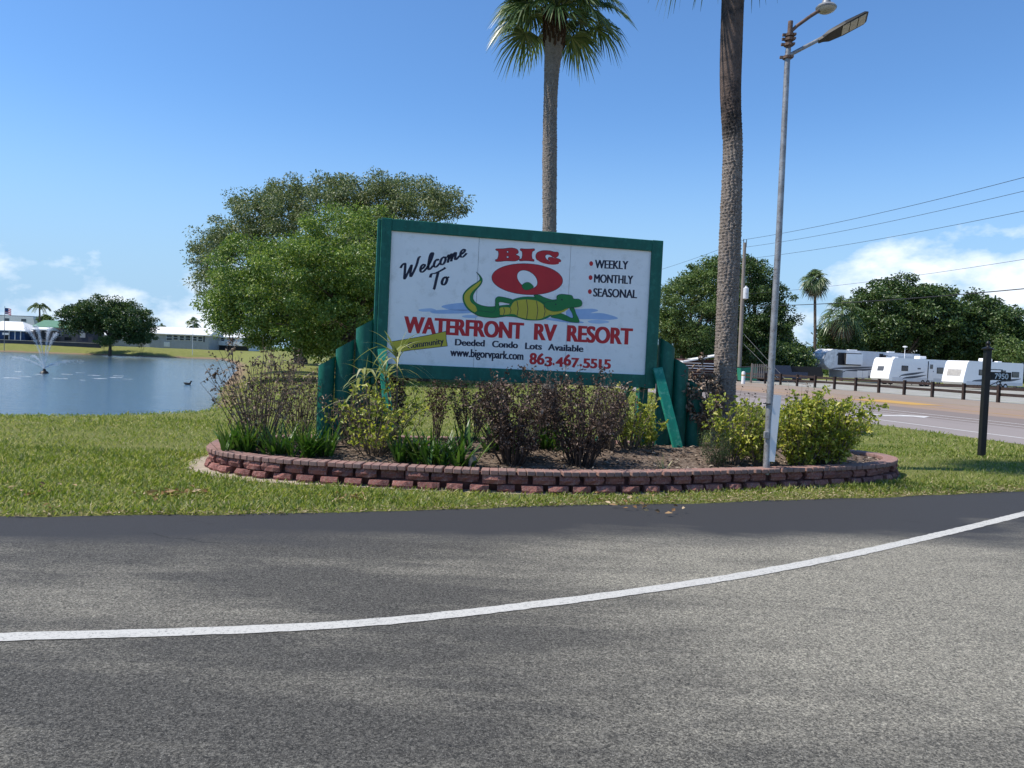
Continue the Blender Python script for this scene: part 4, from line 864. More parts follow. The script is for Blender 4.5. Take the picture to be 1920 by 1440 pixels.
shrub('dead_shrub', 'grey brown twiggy shrub between the two dense dark dead shrubs, further back', 1025, 845, 10.6, .95, .8, 63, 40, 7, M['deadleaf'], 5, .045, .022, M['twig'], .9, .007, .3, G)
shrub('dead_shrub', 'fine grey shrub right of the phone number shrub under the sign frame', 1140, 845, 10.5, .90, .50, 64, 40, 7, M['deadleaf2'], 4, .045, .020, M['twig'], .9, .007, .3, G)
shrub('dead_shrub', 'fine brown shrub just left of the dense web address shrub, further back', 880, 845, 10.9, .86, .6, 65, 26, 7, M['deadleaf'], 5, .045, .022, M['darktwig'], 1.0, .007, .5, G)
shrub('dead_shrub', 'low twiggy shrub in front of the tallest left piling', 655, 830, 10.3, .70, .7, 66, 30, 6, M['deadleaf2'], 4, .045, .022, M['twig'], .9, .007, .3, G)
shrub('lime_shrub', 'loose yellow green shrub left of the white board on the lamp pole', 1425, 866, 10.3, .66, .65, 67, 26, 6, M['limeleaf'], 8, .060, .036, M['twig'], .9, .007, .2, G)
shrub('lime_shrub', 'low yellow green sprigs at the foot of the right brace', 1215, 850, 10.9, .42, .45, 68, 14, 5, M['limeleaf'], 7, .058, .034, M['twig'], .9, .007, .2, G)
def strap_clump(label, px, py, Y, n, L, spread, seed, droop=.5, w=.035, mat='strap', tilt=(.1, .75), name='strap_leaf_plant', group='strap leaf plants in the planter'):
    rng = np.random.default_rng(seed); n = int(n * (1.9 if n > 20 else 1)); L *= 1.18; spread *= 1.25; b = at(px, py, Y); zb = float(mulch_z(b[0], b[1])); root = thing(name, label, 'plant', (b[0], b[1], zb - .015), 0, group)
    k = max(3, n // 12); cx = rng.normal(0, spread, k); cy = rng.normal(0, spread * .7, k); i = rng.integers(0, k, n); a = rng.uniform(0, 6.283, n); tl = rng.uniform(*tilt, n)
    P = np.c_[cx[i] + np.cos(a) * .03, cy[i] + np.sin(a) * .03, np.zeros(n)]; V, F = blades(P, np.c_[np.cos(a) * tl, np.sin(a) * tl, np.ones(n)], rng.uniform(.6, 1.15, n) * L, rng.uniform(.7, 1.2, n) * w, rng.uniform(.15, 1.0, n) * droop, rng, 5)
    np_mesh('leaf_clump', V, F, M[mat], root, smooth=True); return root
strap_clump('dark green strap leaf clump at the far left of the planter', 468, 838, 9.75, 110, .46, .17, 51)
strap_clump('dark green strap leaf clump below the left pilings', 578, 850, 9.55, 100, .48, .17, 52)
strap_clump('green strap leaf clump below the yellow banner', 772, 862, 9.35, 80, .50, .13, 53)
strap_clump('green strap leaf clump just left of the white spotlight', 832, 868, 9.25, 70, .46, .11, 54)
strap_clump('green strap leaves between the two dense dead shrubs', 1022, 830, 10.3, 60, .50, .14, 55)
strap_clump('green strap leaves showing left of the dense dead shrub, further back', 905, 835, 10.1, 60, .46, .16, 56)
strap_clump('small two-leaved sprout in front of the right brace', 1245, 872, 9.6, 9, .24, .01, 57, .3, .03, 'palegrass', (.2, .7))
# pale arching plant on a cane in front of the sign's lower left corner
def cane(label, px, py, Y, tops, seed, n, L):
    rng = np.random.default_rng(seed); b = at(px, py, Y); zb = float(mulch_z(b[0], b[1])); o0 = np.array([b[0], b[1], zb - .02]); root = thing('cane_plant', label, 'plant', o0, 0, 'pale cane plants')
    mb = MB(); Vs = []; Fs = []; nv = 0
    for (tx, ty) in tops:
        t = at(tx, ty, Y) - o0; mb.tube([(0, 0, 0), Vector(t) * .5 + Vector((.03, 0, 0)), Vector(t)], [.014, .012, .010], 6, False)
        a = rng.uniform(0, 6.283, n); tl = rng.uniform(.2, 2.2, n); P = np.array(t)[None] + np.c_[rng.normal(0, .012, (n, 2)), rng.uniform(-.16, .04, n)]
        V, F = blades(P, np.c_[np.cos(a) * tl, np.sin(a) * tl, np.ones(n)], rng.uniform(.55, 1.15, n) * L, rng.uniform(.7, 1.2, n) * .036, rng.uniform(.25, .95, n), rng, 6); Vs.append(V); Fs.append(F + nv); nv += len(V)
    mb.build('cane', M['twig'], root, fix=False); np_mesh('leaf_clump', np.vstack(Vs), np.vstack(Fs), M['palegrass'], root, smooth=True)
cane('tall cane plant with long arching leaves covering the banner start', 735, 838, 9.9, [(745, 662), (722, 700)], 61, 22, .62)
cane('shorter pale cane plant in front of the left pilings', 690, 835, 9.95, [(684, 700), (668, 738)], 62, 15, .52)
# small spotlight in the mulch
b0 = gnd(886, 874, .215); sp_ = thing('spotlight', 'small white garden spotlight box on the mulch below the sign', 'spotlight', b0)
MB().prism([(-.045, 0), (.045, 0), (.045, .10), (0, .14), (-.045, .10)], -.05, .05).build('housing', M['concrete'], sp_); MB().tube([(0, 0, -.06), (0, 0, .03)], .012, 8).build('stake', M['dark'], sp_)
# ------------------------------------------------------------------ broadleaf trees
M['oak'] = leafmat('bright_tree_leaf', [(0, (0.064, 0.127, 0.024)), (.4, (0.138, 0.220, 0.040)), (.8, (0.239, 0.322, 0.070)), (1, (0.404, 0.440, 0.161))], .3, .4, .4)
M['oak_olive'] = leafmat('olive_tree_leaf', [(0, (0.076, 0.111, 0.043)), (.5, (0.145, 0.187, 0.076)), (.9, (0.255, 0.281, 0.145)), (1, (0.442, 0.425, 0.272))], .25, .45, .35)
M['oak_dark'] = leafmat('dark_tree_leaf', [(0, (0.024, 0.054, 0.016)), (.5, (0.054, 0.101, 0.024)), (.9, (0.108, 0.162, 0.041)), (1, (0.189, 0.230, 0.095))], .2, .4, .4)
M['oak_mid'] = leafmat('mid_tree_leaf', [(0, (0.046, 0.085, 0.022)), (.5, (0.093, 0.155, 0.039)), (.9, (0.171, 0.232, 0.070)), (1, (0.279, 0.310, 0.139))], .25, .45, .35)
def tree(name, label, base, crowns, mat, seed, nclump=200, nleaf=120, cr=.8, ll=.26, lw=.13, trunk_r=.3, trunk_h=None, ntrunk=1, limbs=14, group=None, hang=None):
    rng = np.random.default_rng(seed); base = np.array(base, float); root = thing(name, label, 'tree', base, 0, group)
    vol = np.array([c[3] * c[4] * c[5] for c in crowns]) ** .67; cnt = np.maximum(8, (nclump * vol / vol.sum()).astype(int)); CC = []
    for c, k in zip(crowns, cnt):
        d = rng.normal(0, 1, (k, 3)); d /= np.linalg.norm(d, axis=1)[:, None]; r = rng.uniform(.2, 1, k) ** .4; r = np.where(rng.uniform(0, 1, k) < .16, r * 1.13, r)
        r *= 1 + .13 * np.sin(d[:, 0] * 5 + seed) * np.sin(d[:, 2] * 6 + 1) + rng.normal(0, .05, k)
        CC.append(np.array(c[:3]) - base + d * r[:, None] * np.array(c[3:6]))
    CC = np.vstack(CC); zmin = .8; CC = CC[CC[:, 2] > zmin]; k = len(CC); sz = rng.uniform(.55, 1.25, k) * cr
    n = k * nleaf; ci = np.repeat(np.arange(k), nleaf); o = rng.normal(0, 1, (n, 3)); o /= np.linalg.norm(o, axis=1)[:, None]; o *= (rng.uniform(0, 1, n) ** .45)[:, None] * np.array([1, 1, .62])
    P = CC[ci] + o * sz[ci][:, None]; D = o * 1.2 + rng.normal(0, .8, (n, 3)); D[:, 2] -= .15
    V, F = leaves(P, D, ll * rng.uniform(.6, 1.3, n), lw * rng.uniform(.6, 1.3, n), rng, 3.14, .3, .1); np_mesh('crown', V, F, mat, root)
    mb = MB(); th = trunk_h or (np.mean([c[2] - c[5] * .55 for c in crowns]) - base[2])
    for q in range(ntrunk):
        a = rng.uniform(0, 6.28); off = np.array([math.cos(a), math.sin(a), 0]) * (0 if ntrunk == 1 else trunk_r * 2.2 * rng.uniform(.4, 1)); r0 = trunk_r * (1 if ntrunk == 1 else .6)
        fork = off * 1.3 + np.array([rng.normal(0, .2), rng.normal(0, .2), th]); mb.tube([off + [0, 0, -.2], off + [0, 0, .15], off * .9 + [0, 0, th * .5], fork], [r0 * 1.5, r0 * 1.15, r0 * .9, r0 * .75], 9, False)
        for i in range(max(3, limbs // ntrunk)):
            t = CC[rng.integers(0, k)]; mid = fork * .5 + t * .5; mid[2] += .12 * np.linalg.norm(t - fork) * rng.uniform(-.3, 1); mid[:2] += rng.normal(0, .2, 2)
            mb.tube([fork - [0, 0, .2], fork * .75 + mid * .25, mid, t], [r0 * .5, r0 * .38, r0 * .25, r0 * .06], 6, False)
    mb.build('trunk', M['bark'], root, fix=False)
    return root
def el(px, py, Y, rx, ry, rz):        # crown ellipsoid centred on a sight line; rx, rz in photo pixels
    p = at(px, py, Y); s = Y / FPX; return (*p, rx * s, ry, rz * s)
def base_at(px, Y): 
    p = at(px, 690, Y); return (p[0], p[1], float(ground_z(p[0], p[1])) - .05)
GL_ = 'trees left of the sign'
tree('oak_tree', 'wide bright green tree left of the sign, nearest of its row', base_at(640, 38), [el(560, 540, 38, 150, 4.2, 100), el(655, 480, 38, 110, 4, 100), el(475, 590, 38, 75, 2.5, 50), el(690, 590, 38, 110, 3.5, 75), el(430, 560, 38, 40, 2, 55), el(560, 625, 38, 75, 3, 32)], M['oak'], 71, 520, 190, .62, .15, .075, .34, 2.6, 4, 28, GL_)
tree('oak_tree', 'tall olive green tree rising above the brighter tree left of the sign', base_at(660, 50), [el(590, 425, 50, 165, 5.5, 82), el(775, 412, 50, 85, 4, 72), el(455, 495, 50, 85, 5, 85), el(398, 480, 50, 36, 2, 40), el(720, 500, 50, 150, 5, 90), el(530, 385, 50, 55, 3, 45), el(745, 360, 50, 55, 3, 32), el(640, 365, 50, 60, 3, 36), el(845, 385, 50, 30, 2, 26)], M['oak_olive'], 72, 860, 130, .72, .19, .08, .45, 3.6, 3, 30, GL_)
tree('oak_tree', 'shaded tree of the row behind the sign posts, far end', base_at(560, 72), [el(580, 580, 72, 90, 5, 70), el(660, 590, 62, 110, 6, 80), el(640, 650, 60, 70, 4, 30)], M['oak_mid'], 73, 240, 90, 1.1, .36, .18, .5, 4.0, 2, 14, GL_)
tree('oak_tree', 'shade tree standing straight behind the sign, hidden but for its foot', base_at(790, 44), [el(800, 590, 44, 120, 4, 90)], M['oak_mid'], 74, 180, 90, .9, .28, .14, .35, 3.0, 2, 12, GL_)
GR = 'trees across the highway'
tree('oak_tree', 'loose green tree between the sign and the thick palm trunk', base_at(1278, 84), [el(1290, 580, 84, 72, 4, 75), el(1330, 540, 84, 50, 4, 55), el(1262, 612, 84, 36, 3, 40), el(1310, 640, 84, 65, 3.5, 30)], M['oak_mid'], 75, 340, 130, .85, .28, .14, .38, 3.0, 1, 14, GR)
tree('oak_tree', 'dark green tree behind the utility pole and lamp pole', base_at(1425, 92), [el(1420, 590, 92, 62, 4.5, 70), el(1400, 530, 92, 42, 4, 44), el(1445, 625, 92, 44, 4, 45), el(1380, 640, 92, 55, 4, 40)], M['oak_dark'], 76, 380, 130, .9, .30, .15, .4, 3.0, 1, 14, GR)
tree('oak_tree', 'big rounded dark tree behind the trailers, left of the pair', base_at(1690, 108), [el(1685, 590, 108, 88, 6, 68), el(1640, 620, 108, 55, 5, 55), el(1740, 600, 108, 50, 5, 60)], M['oak_dark'], 77, 420, 120, 1.25, .42, .24, .5, 3.4, 1, 16, GR)
tree('oak_tree', 'big rounded dark tree behind the trailers, right of the pair', base_at(1835, 110), [el(1830, 620, 110, 72, 6, 64), el(1795, 640, 110, 50, 5, 50), el(1880, 640, 110, 38, 5, 46)], M['oak_dark'], 78, 400, 120, 1.25, .42, .24, .5, 3.0, 1, 16, GR)
for i, (px, py, Y, rx, rz, mt, lb) in enumerate(((1458, 655, 98, 34, 32, 'oak_mid', 'low green thicket left of the tall silver trailer'), (1565, 640, 104, 42, 30, 'oak_dark', 'low thicket below the two distant palms'), (1620, 668, 112, 60, 26, 'oak_dark', 'dark hedge mass above the tall trailer roof'), (1760, 672, 114, 70, 24, 'oak_dark', 'dark undergrowth between the two big rounded trees'), (1905, 665, 100, 40, 30, 'oak_mid', 'brownish green thicket at the right border behind the number post'), (1460, 668, 88, 55, 22, 'oak_dark', 'low dark shrubs behind the lamp pole across the highway'), (1345, 672, 98, 60, 26, 'oak_dark', 'dark shrubs behind the white awning'), (1250, 672, 100, 60, 26, 'oak_dark', 'dark shrubs directly right of the sign across the highway'))):
    tree('thicket', lb, base_at(px, Y), [el(px, py, Y, rx, 3, rz), el(px + rx * .5, py + 8, Y, rx * .6, 3, rz * .7)], M[mt], 90 + i, 130, 80, .9, .34, .18, .12, .6, 3, 6, 'thickets across the highway')
tree('oak_tree', 'dark spreading tree by the far shore among the mobile homes', base_at(212, 112), [el(190, 592, 112, 62, 4, 38), el(235, 600, 112, 50, 4, 36), el(150, 598, 112, 34, 3, 24), el(255, 618, 112, 36, 3, 22)], M['oak_dark'], 79, 300, 100, .9, .32, .18, .35, 3.2, 2, 14, 'trees on the far shore')
tree('shore_bush', 'low rounded bush at the far shore beside the dark tree', base_at(195, 110), [el(196, 640, 110, 16, 1.2, 8), el(208, 638, 110, 10, 1, 8)], M['oak_mid'], 80, 40, 60, .4, .2, .1, .05, .4, 2, 4)
tree('shore_bush', 'dark rounded bush at the far shore right of the dark tree', base_at(262, 111), [el(264, 636, 111, 15, 1.2, 14), el(280, 634, 111, 12, 1, 12)], M['oak_dark'], 81, 40, 60, .45, .2, .1, .05, .4, 2, 4)
tree('shore_bush', 'brown scrubby bush behind the green roof of the far home', base_at(88, 140), [el(88, 600, 140, 12, 1.2, 9)], M['oak_mid'], 82, 30, 60, .5, .3, .15, .08, 2.0, 2, 4)
# ground-level undergrowth closing the view between trunks, far away
r9 = np.random.default_rng(9); Pn = []
for (x0, y0, x1, y1, h_) in ((-70, 190, 60, 190, 5.0), (60, 190, 170, 150, 6)):
    k = 9000; t = r9.uniform(0, 1, k); Pn.append(np.c_[x0 + (x1 - x0) * t, y0 + (y1 - y0) * t + r9.normal(0, 3, k), r9.uniform(0, 1, k) ** 1.3 * h_ * (.6 + .4 * np.sin(t * 47) * np.sin(t * 19))])
P = np.vstack(Pn); n = len(P); V, F = leaves(P, r9.normal(0, 1, (n, 3)), r9.uniform(.7, 1.5, n), r9.uniform(.4, .9, n), r9)
tag(np_mesh('distant_wood', V, F, M['oak_mid']), 'far off line of trees along the horizon', 'trees', kind='stuff')

# ------------------------------------------------------------------ distant palms
def far_fan_palm(label, px, ybase, ytop, Y, r, seed, n=34, dry=12, L=.9, wide=1.0):
    p0 = at(px, ybase, Y); p0[2] = float(ground_z(p0[0], p0[1])); tp = at(px, ytop, Y); root = thing('palm_tree', label, 'palm tree', p0, 0, 'distant palms')
    t = tp - p0; MB().tube([(0, 0, -.1), (t[0] * .4, 0, t[2] * .5), (t[0], 0, t[2])], [.24, .19, .17], 8).build('trunk', M['bark'], root, smooth=True)
    fan_palm_crown(root, t, n, r * .75, r * L, seed, dry=dry, nseg=16, elev=(-50, 88), w=.11 * wide)
far_fan_palm('slender round-headed palm standing above the trailers', 1528, 690, 526, 98, 1.35, 101, 46, 16)
far_fan_palm('shaggy thick palm with hanging dead fronds beside the big tree', 1578, 690, 588, 102, 2.15, 102, 36, 30)
far_fan_palm('low young palm at the edge of the thicket near the tall trailer', 1500, 700, 668, 96, 1.5, 103, 22, 8)
far_fan_palm('small palm above the long white roof on the far shore', 363, 655, 606, 150, 1.1, 104, 24, 6)
far_fan_palm('small leaning palm above the second white roof on the far shore', 424, 655, 610, 155, 1.2, 105, 20, 5)
far_fan_palm('tiny palm top above the left end of the long white roof', 303, 655, 615, 160, .9, 106, 18, 4)
far_fan_palm('tiny palm between the two white-roofed homes', 399, 655, 622, 160, .8, 107, 16, 4)
def feather_palm(label, px, ybase, ytop, Y, L, seed, n=13):
    rng = np.random.default_rng(seed); p0 = at(px, ybase, Y); p0[2] = float(ground_z(p0[0], p0[1])); tp = at(px, ytop, Y); root = thing('palm_tree', label, 'palm tree', p0, 0, 'distant palms'); t = tp - p0
    MB().tube([(0, 0, -.1), (t[0] * .5 + .1, 0, t[2] * .5), (t[0], 0, t[2])], [.2, .15, .13], 8).build('trunk', M['bark'], root, smooth=True); P = []; D = []; mb = MB()
    for i in range(n):
        a = i * 2.4; e = math.radians(rng.uniform(5, 70)); d = np.array([math.cos(a) * math.cos(e), math.sin(a) * math.cos(e), math.sin(e)]); pts = [t + d * L * s + np.array([0, 0, -.75 * L * s ** 2.2]) for s in np.linspace(0, 1, 8)]; mb.tube(pts, .03, 4, False)
        for s in np.linspace(.15, 1, 26):
            j = min(6, int(s * 7)); p = pts[j] + (pts[j + 1] - pts[j]) * (s * 7 - j); ax = pts[j + 1] - pts[j]; ax /= np.linalg.norm(ax); sd = np.cross(ax, [0, 0, 1.]); sd /= np.linalg.norm(sd) + 1e-9
            for k in (-1, 1): P.append(p); D.append(sd * k + ax * .5 - np.array([0, 0, .55]))
    mb.build('leaf_stalks', M['petiole'], root, fix=False); V, F = leaves(np.array(P), np.array(D), .55, .10, rng, .3); np_mesh('crown', V, F, M['frond'], root)
feather_palm('feathery coconut palm above the green roof on the far shore', 74, 640, 574, 135, 2.0, 108)

# ------------------------------------------------------------------ homes on the far shore
def wpt(px, py, Y, b): return Vector(at(px, py, Y) - b)
def home(name, label, x0, x1, ybase, yeave, yridge, Y, depth, wall, roof, wins=(), over=.35, hip=0.0, rot=0.0, group='mobile homes on the far shore'):
    xc = (x0 + x1) / 2; p = at(xc, ybase, Y); g_ = float(ground_z(p[0], p[1] + 1.0)); b = np.array([p[0], Y, min(g_, p[2]) - .1]); root = thing(name, label, 'house', b, rot, group)
    s = Y / FPX; w = (x1 - x0) * s; he = at(xc, yeave, Y)[2] - b[2]; hr = at(xc, yridge, Y)[2] - b[2]
    MB().span((-w / 2, 0, 0), (w / 2, depth, he)).build('wall', wall, root)
    r_ = MB(); a = w / 2 + over; hp = hip * s
    r_.add([(-a, -over, he - .02), (a, -over, he - .02), (a, depth + over, he - .02), (-a, depth + over, he - .02), (-a + hp, depth * .5, hr), (a - hp, depth * .5, hr), (-a, -over, he - .16), (a, -over, he - .16), (a, depth + over, he - .16), (-a, depth + over, he - .16)],
           [(0, 1, 5, 4), (2, 3, 4, 5), (1, 2, 5), (3, 0, 4), (6, 7, 1, 0), (7, 8, 2, 1), (8, 9, 3, 2), (9, 6, 0, 3), (9, 8, 7, 6)]); r_.build('roof', roof, root)
    for (wx0, wx1, wy0, wy1, kind) in wins:
        u0, u1 = (wx0 - xc) * s, (wx1 - xc) * s; zc0 = at((wx0 + wx1) / 2, wy1, Y)[2] - b[2]; zc1 = at((wx0 + wx1) / 2, wy0, Y)[2] - b[2]
        if kind == 'w':
            f = MB().span((u0 - .06, -.05, zc0 - .06), (u1 + .06, .02, zc1 + .06)).build('window', M['white'], root); MB().span((u0, -.07, zc0), (u1, -.045, zc1)).build('pane', M['glass'], f)
            MB().span((u0, -.085, (zc0 + zc1) / 2 - .025), (u1, -.065, (zc0 + zc1) / 2 + .025)).build('sash_bar', M['white'], f)
        elif kind == 'd': MB().span((u0, -.06, zc0), (u1, .01, zc1)).build('door', M['white'], root)
        elif kind == 'k': MB().span((u0, -.04, zc0), (u1, .01, zc1)).build('screen_or_shade', M['dark'], root)
        elif kind == 'p': MB().span((u0, -.30, zc0), (u1, -.20, zc1)).build('porch_post', M['white'], root)
        elif kind == 'r': MB().span((u0, -.36, zc0), (u1, -.28, zc1)).build('porch_rail', M['white'], root)
        elif kind == 'g': MB().span((u0, -.05, zc0), (u1, .01, zc1)).build('panel', M['grey'], root)
    return root
M['navy'] = surf('blue_screen_wall', (.035, .085, .20), (.02, .045, .12), 3, .6)
M['mauve'] = surf('mauve_siding', (.24, .20, .20), (.17, .14, .14), 1.2, .8, .2)
M['greenroof'] = surf('green_metal_roof', (.11, .24, .15), (.09, .20, .125), 2, .6)
M['shed'] = surf('slate_shed', (.07, .075, .10), (.05, .052, .07), 2, .8)
home('mobile_home', 'long white-roofed grey mobile home with a row of windows on the far shore', 268, 392, 655, 626, 613, 128, 5, M['grey'], M['roofwhite'], [(312, 322, 628, 638, 'w'), (325, 333, 629, 637, 'w'), (337, 345, 630, 638, 'w'), (348, 357, 630, 638, 'w'), (361, 369, 631, 639, 'w'), (372, 380, 632, 640, 'w'), (307, 318, 641, 650, 'd'), (382, 384, 630, 641, 'k')], rot=math.radians(-2))
home('mobile_home', 'white-roofed raised home with white porch rail behind the far lamp post', 402, 468, 658, 632, 622, 132, 5, M['white'], M['roofwhite'], [(414, 420, 634, 640, 'w'), (432, 440, 635, 641, 'w'), (455, 463, 635, 641, 'w'), (402, 468, 640, 648, 'r'), (404, 466, 648.5, 658, 'k')])  # the wide dark strip paints the shade under the raised floor
home('mobile_home', 'mauve home with green metal roof behind the fountain jets', 64, 142, 641, 613, 600, 122, 6, M['mauve'], M['greenroof'], [(98, 114, 622, 630, 'w'), (118, 126, 616, 622, 'w'), (130, 138, 615, 628, 'g'), (74, 88, 620, 634, 'k'), (121, 134, 632, 638, 'k'), (70, 71.5, 618, 638, 'p'), (90, 91.5, 618, 638, 'p')], over=.3)
home('awning', 'low white awning roof beside the green-roofed home', 62, 88, 638, 617, 613, 119, 2.5, M['mauve'], M['roofwhite'], [(66, 86, 620, 636, 'k')], over=.2)
home('porch_house', 'blue screened house with white hip roof at the left border', -48, 46, 640, 618, 601, 118, 6, M['navy'], M['roofwhite'], [(-30, -28, 619, 640, 'p'), (-10, -8, 619, 640, 'p'), (18.5, 19.5, 619, 640, 'p'), (29.5, 30.5, 619, 640, 'p'), (40, 41, 619, 640, 'p'), (7, 19, 624, 628, 'r'), (7, 18, 628, 640, 'k')], hip=32)
home('shed', 'dark slate shed with two pale windows left of the far tree', 146, 174, 642, 614, 609, 118, 3, M['shed'], M['shed'], [(150, 155, 615, 621, 'w'), (160, 169, 616, 622, 'w'), (150, 160, 624, 633, 'g')], over=.1)
home('mobile_home', 'white-roofed home half hidden behind the far spreading tree', 176, 262, 645, 628, 617, 130, 5, M['grey'], M['roofwhite'], [(182, 190, 630, 640, 'w'), (232, 242, 632, 640, 'w')])
# seawall below the homes
b0 = at(70, 644, 117); sw = thing('retaining_wall', 'low grey retaining wall below the homes at far left', 'wall', (b0[0], 117, 0)); s = 117 / FPX
MB().span((-9.5, 0, .3), (9.5, .3, at(70, 640, 117)[2])).build('wall', M['shed'], sw); MB().span((-9.6, -.06, at(70, 640, 117)[2]), (9.6, .36, at(70, 640, 117)[2] + .08)).build('coping', M['concrete'], sw)
# motorhome roof behind the blue house
def far_box_rv(label, x0, x1, yb, yt, Y):
    p = at((x0 + x1) / 2, yb, Y); s = Y / FPX; w = (x1 - x0) * s; h = at((x0 + x1) / 2, yt, Y)[2] - p[2]; zg = float(ground_z(p[0], p[1])); b = (p[0], Y, zg); root = thing('motorhome', label, 'motorhome', b); t = p[2] + h - zg
    MB().prism([(-w / 2, .5), (w / 2, .5), (w / 2, t * .55), (w / 2 - .4, t), (-w / 2, t)], 0, 2.4).build('body', M['white'], root); MB().span((-w / 2 + .05, .1, t), (w / 2 - .5, 2.3, t + .10)).build('roof_edge', M['dark'], root)
    for u in (.15, .45, .75): MB().span((-w / 2 + w * u, -.02, t - .95), (-w / 2 + w * u + .9, .01, t - .45)).build('window', M['glass'], root)
    for u in (.2, .8): MB().tube([(-w / 2 + w * u, .1, .4), (-w / 2 + w * u, .35, .4)], .4, 14).build('wheel', M['tyre'], root)
far_box_rv('white motorhome roof showing above the blue house', -40, 66, 610, 592, 140)
# flag and poles
b0 = at(8, 642, 112); fz = at(8.5, 574, 112)[2]; zg = float(ground_z(b0[0], b0[1])); fp = thing('flagpole', 'flagpole with striped flag in front of the blue house', 'flagpole', (b0[0], b0[1], zg))
MB().tube([(0, 0, -.1), (0, 0, fz - zg)], [.05, .03], 8).build('pole', M['steel'], fp); r5 = M['ink_red']
def fl(u, v): return (.05 + u * .95, .10 * math.sin(u * 5) * u, fz - zg - .25 - v * .9 - .16 * u * u)
for k in range(7):
    MB().add([fl(i / 8, (k + j) / 7) for j in (0, 1) for i in range(9)], [(i, i + 1, i + 10, i + 9) for i in range(8)]).build('stripe', M['ink_red'] if k % 2 == 0 else M['white'], fp, fix=False)
MB().add([(p[0], p[1] - .012, p[2]) for p in [fl(i / 8 * .45, j * .55) for j in (0, 1) for i in range(9)]], [(i, i + 1, i + 10, i + 9) for i in range(8)]).build('canton', M['navy'], fp, fix=False)
b0 = at(361, 656, 118); zg = float(ground_z(b0[0], b0[1])); fp = thing('flagpole', 'thin bare white pole in front of the long white-roofed home', 'flagpole', (b0[0], b0[1], zg)); MB().tube([(0, 0, -.1), (0, 0, at(362, 604, 118)[2] - zg)], [.045, .03], 8).build('pole', M['white'], fp); MB().lathe([(.02, 0), (.06, .05), (.02, .1)], (0, 0, at(362, 604, 118)[2] - zg), 8).build('finial', M['white'], fp)
b0 = at(436, 661, 100); zg = float(ground_z(b0[0], b0[1])); hh = at(437, 606, 100)[2] - zg; fp = thing('lamp_post', 'dark lantern post on the far lake shore left of the big tree', 'lamp post', (b0[0], b0[1], zg)); MB().tube([(0, 0, -.1), (0, 0, .5), (0, 0, hh)], [.10, .06, .05], 8).build('post', M['dark'], fp); MB().lathe([(.05, 0), (.16, .12), (.20, .45), (.10, .60), (.02, .75)], (0, 0, hh - .1), 10).build('lantern', M['dark'], fp)

# ------------------------------------------------------------------ fountain and duck
fb = gnd(83, 700, WATER_Z); ft = thing('fountain', 'floating lake fountain spraying tall thin jets', 'fountain', fb)
MB().lathe([(.22, -.08), (.25, 0), (.20, .10), (.09, .16), (.07, .26), (.02, .28)], (0, 0, 0), 16).build('float', M['black'], ft, smooth=True)
m = NT('spray_water'); m.set((.85, .88, .92), .3, .5); m.b.inputs['Alpha'].default_value = .55; M['spray'] = m.m
m = NT('foam'); nz_ = m.rng(m.noise(3.5, 6, .7, st=(.6, 1.5, 1)), .42, .56); m.set((.78, .81, .84), .5, .3); m.l.new(nz_, m.b.inputs['Alpha']); M['foam'] = m.m
r6 = np.random.default_rng(66)
for (dx, top, wob, nd) in ((-1.25, 2.65, .06, 1500), (-.6, 2.8, .05, 1500), (.35, 2.7, .05, 1400), (.95, 2.4, .055, 1100), (-2.1, .85, .035, 900), (-1.1, 1.0, .03, 700), (.8, .55, .03, 500), (1.5, .75, .04, 500), (2.4, .8, .05, 400)):
    hi = top > 2; t = r6.uniform(0, 1.0, nd) ** (.85 if hi else .9); reach = .9; tt = t * reach
    x = dx * tt; z = top * (1 - (1 - tt) ** 2) + .3 * (1 - t); dy = r6.uniform(-.5, .5)
    sp2 = wob * (.15 + t * 1.3); P = np.c_[x + r6.normal(0, 1, nd) * sp2, dy * tt + r6.normal(0, 1, nd) * sp2, np.maximum(.02, z + r6.normal(0, 1, nd) * sp2)]; D = r6.normal(0, 1, (nd, 3)); D[:, 2] *= 2
    V, F = leaves(P, D, r6.uniform(.03, .08, nd), r6.uniform(.012, .026, nd), r6); tag(np_mesh('jet', V, F, M['spray'], ft), kind='stuff')
for (px, py, w) in ((24, 709, 26), (45, 706, 24), (35, 697, 16), (70, 702, 14), (112, 710, 24), (125, 702, 20), (150, 699, 14), (155, 713, 12), (178, 704, 22), (185, 710, 24), (215, 708, 26), (240, 711, 16), (12, 709, 14), (222, 705, 18)):
    p = gnd(px, py, WATER_Z) - fb; s = (p[1] + fb[1]) / FPX; a = np.linspace(0, 2 * math.pi, 20, endpoint=False); rj = r6.uniform(.75, 1.15, 20)
    V = [(p[0], p[1], .022)] + [(p[0] + math.cos(t) * w * s * .62 * j, p[1] + math.sin(t) * w * s * .34 * j, .012) for t, j in zip(a, rj)]; np_mesh('foam_patch', V, [(0, i + 1, (i + 1) % 20 + 1) for i in range(20)], M['foam'], ft)
b0 = gnd(352, 721, WATER_Z); dk = thing('duck', 'small dark duck floating on the lake', 'duck', b0, .3); dk.scale = (.62, .62, .5)
bd = MB(); pr = [(-.34, .16, .01), (-.30, .17, .05), (-.2, .12, .10), (0, .07, .13), (.14, .09, .11), (.20, .17, .07), (.22, .27, .055), (.25, .34, .065), (.30, .355, .05), (.33, .34, .02)]
bd.tube([(x, 0, z) for x, z, _ in pr], [r_ for *_, r_ in pr], 10); bd.build('body', M['dark'], dk, smooth=True); MB().box((.37, 0, .335), (.09, .04, .02), bev=.005).build('bill', M['fence'], dk)

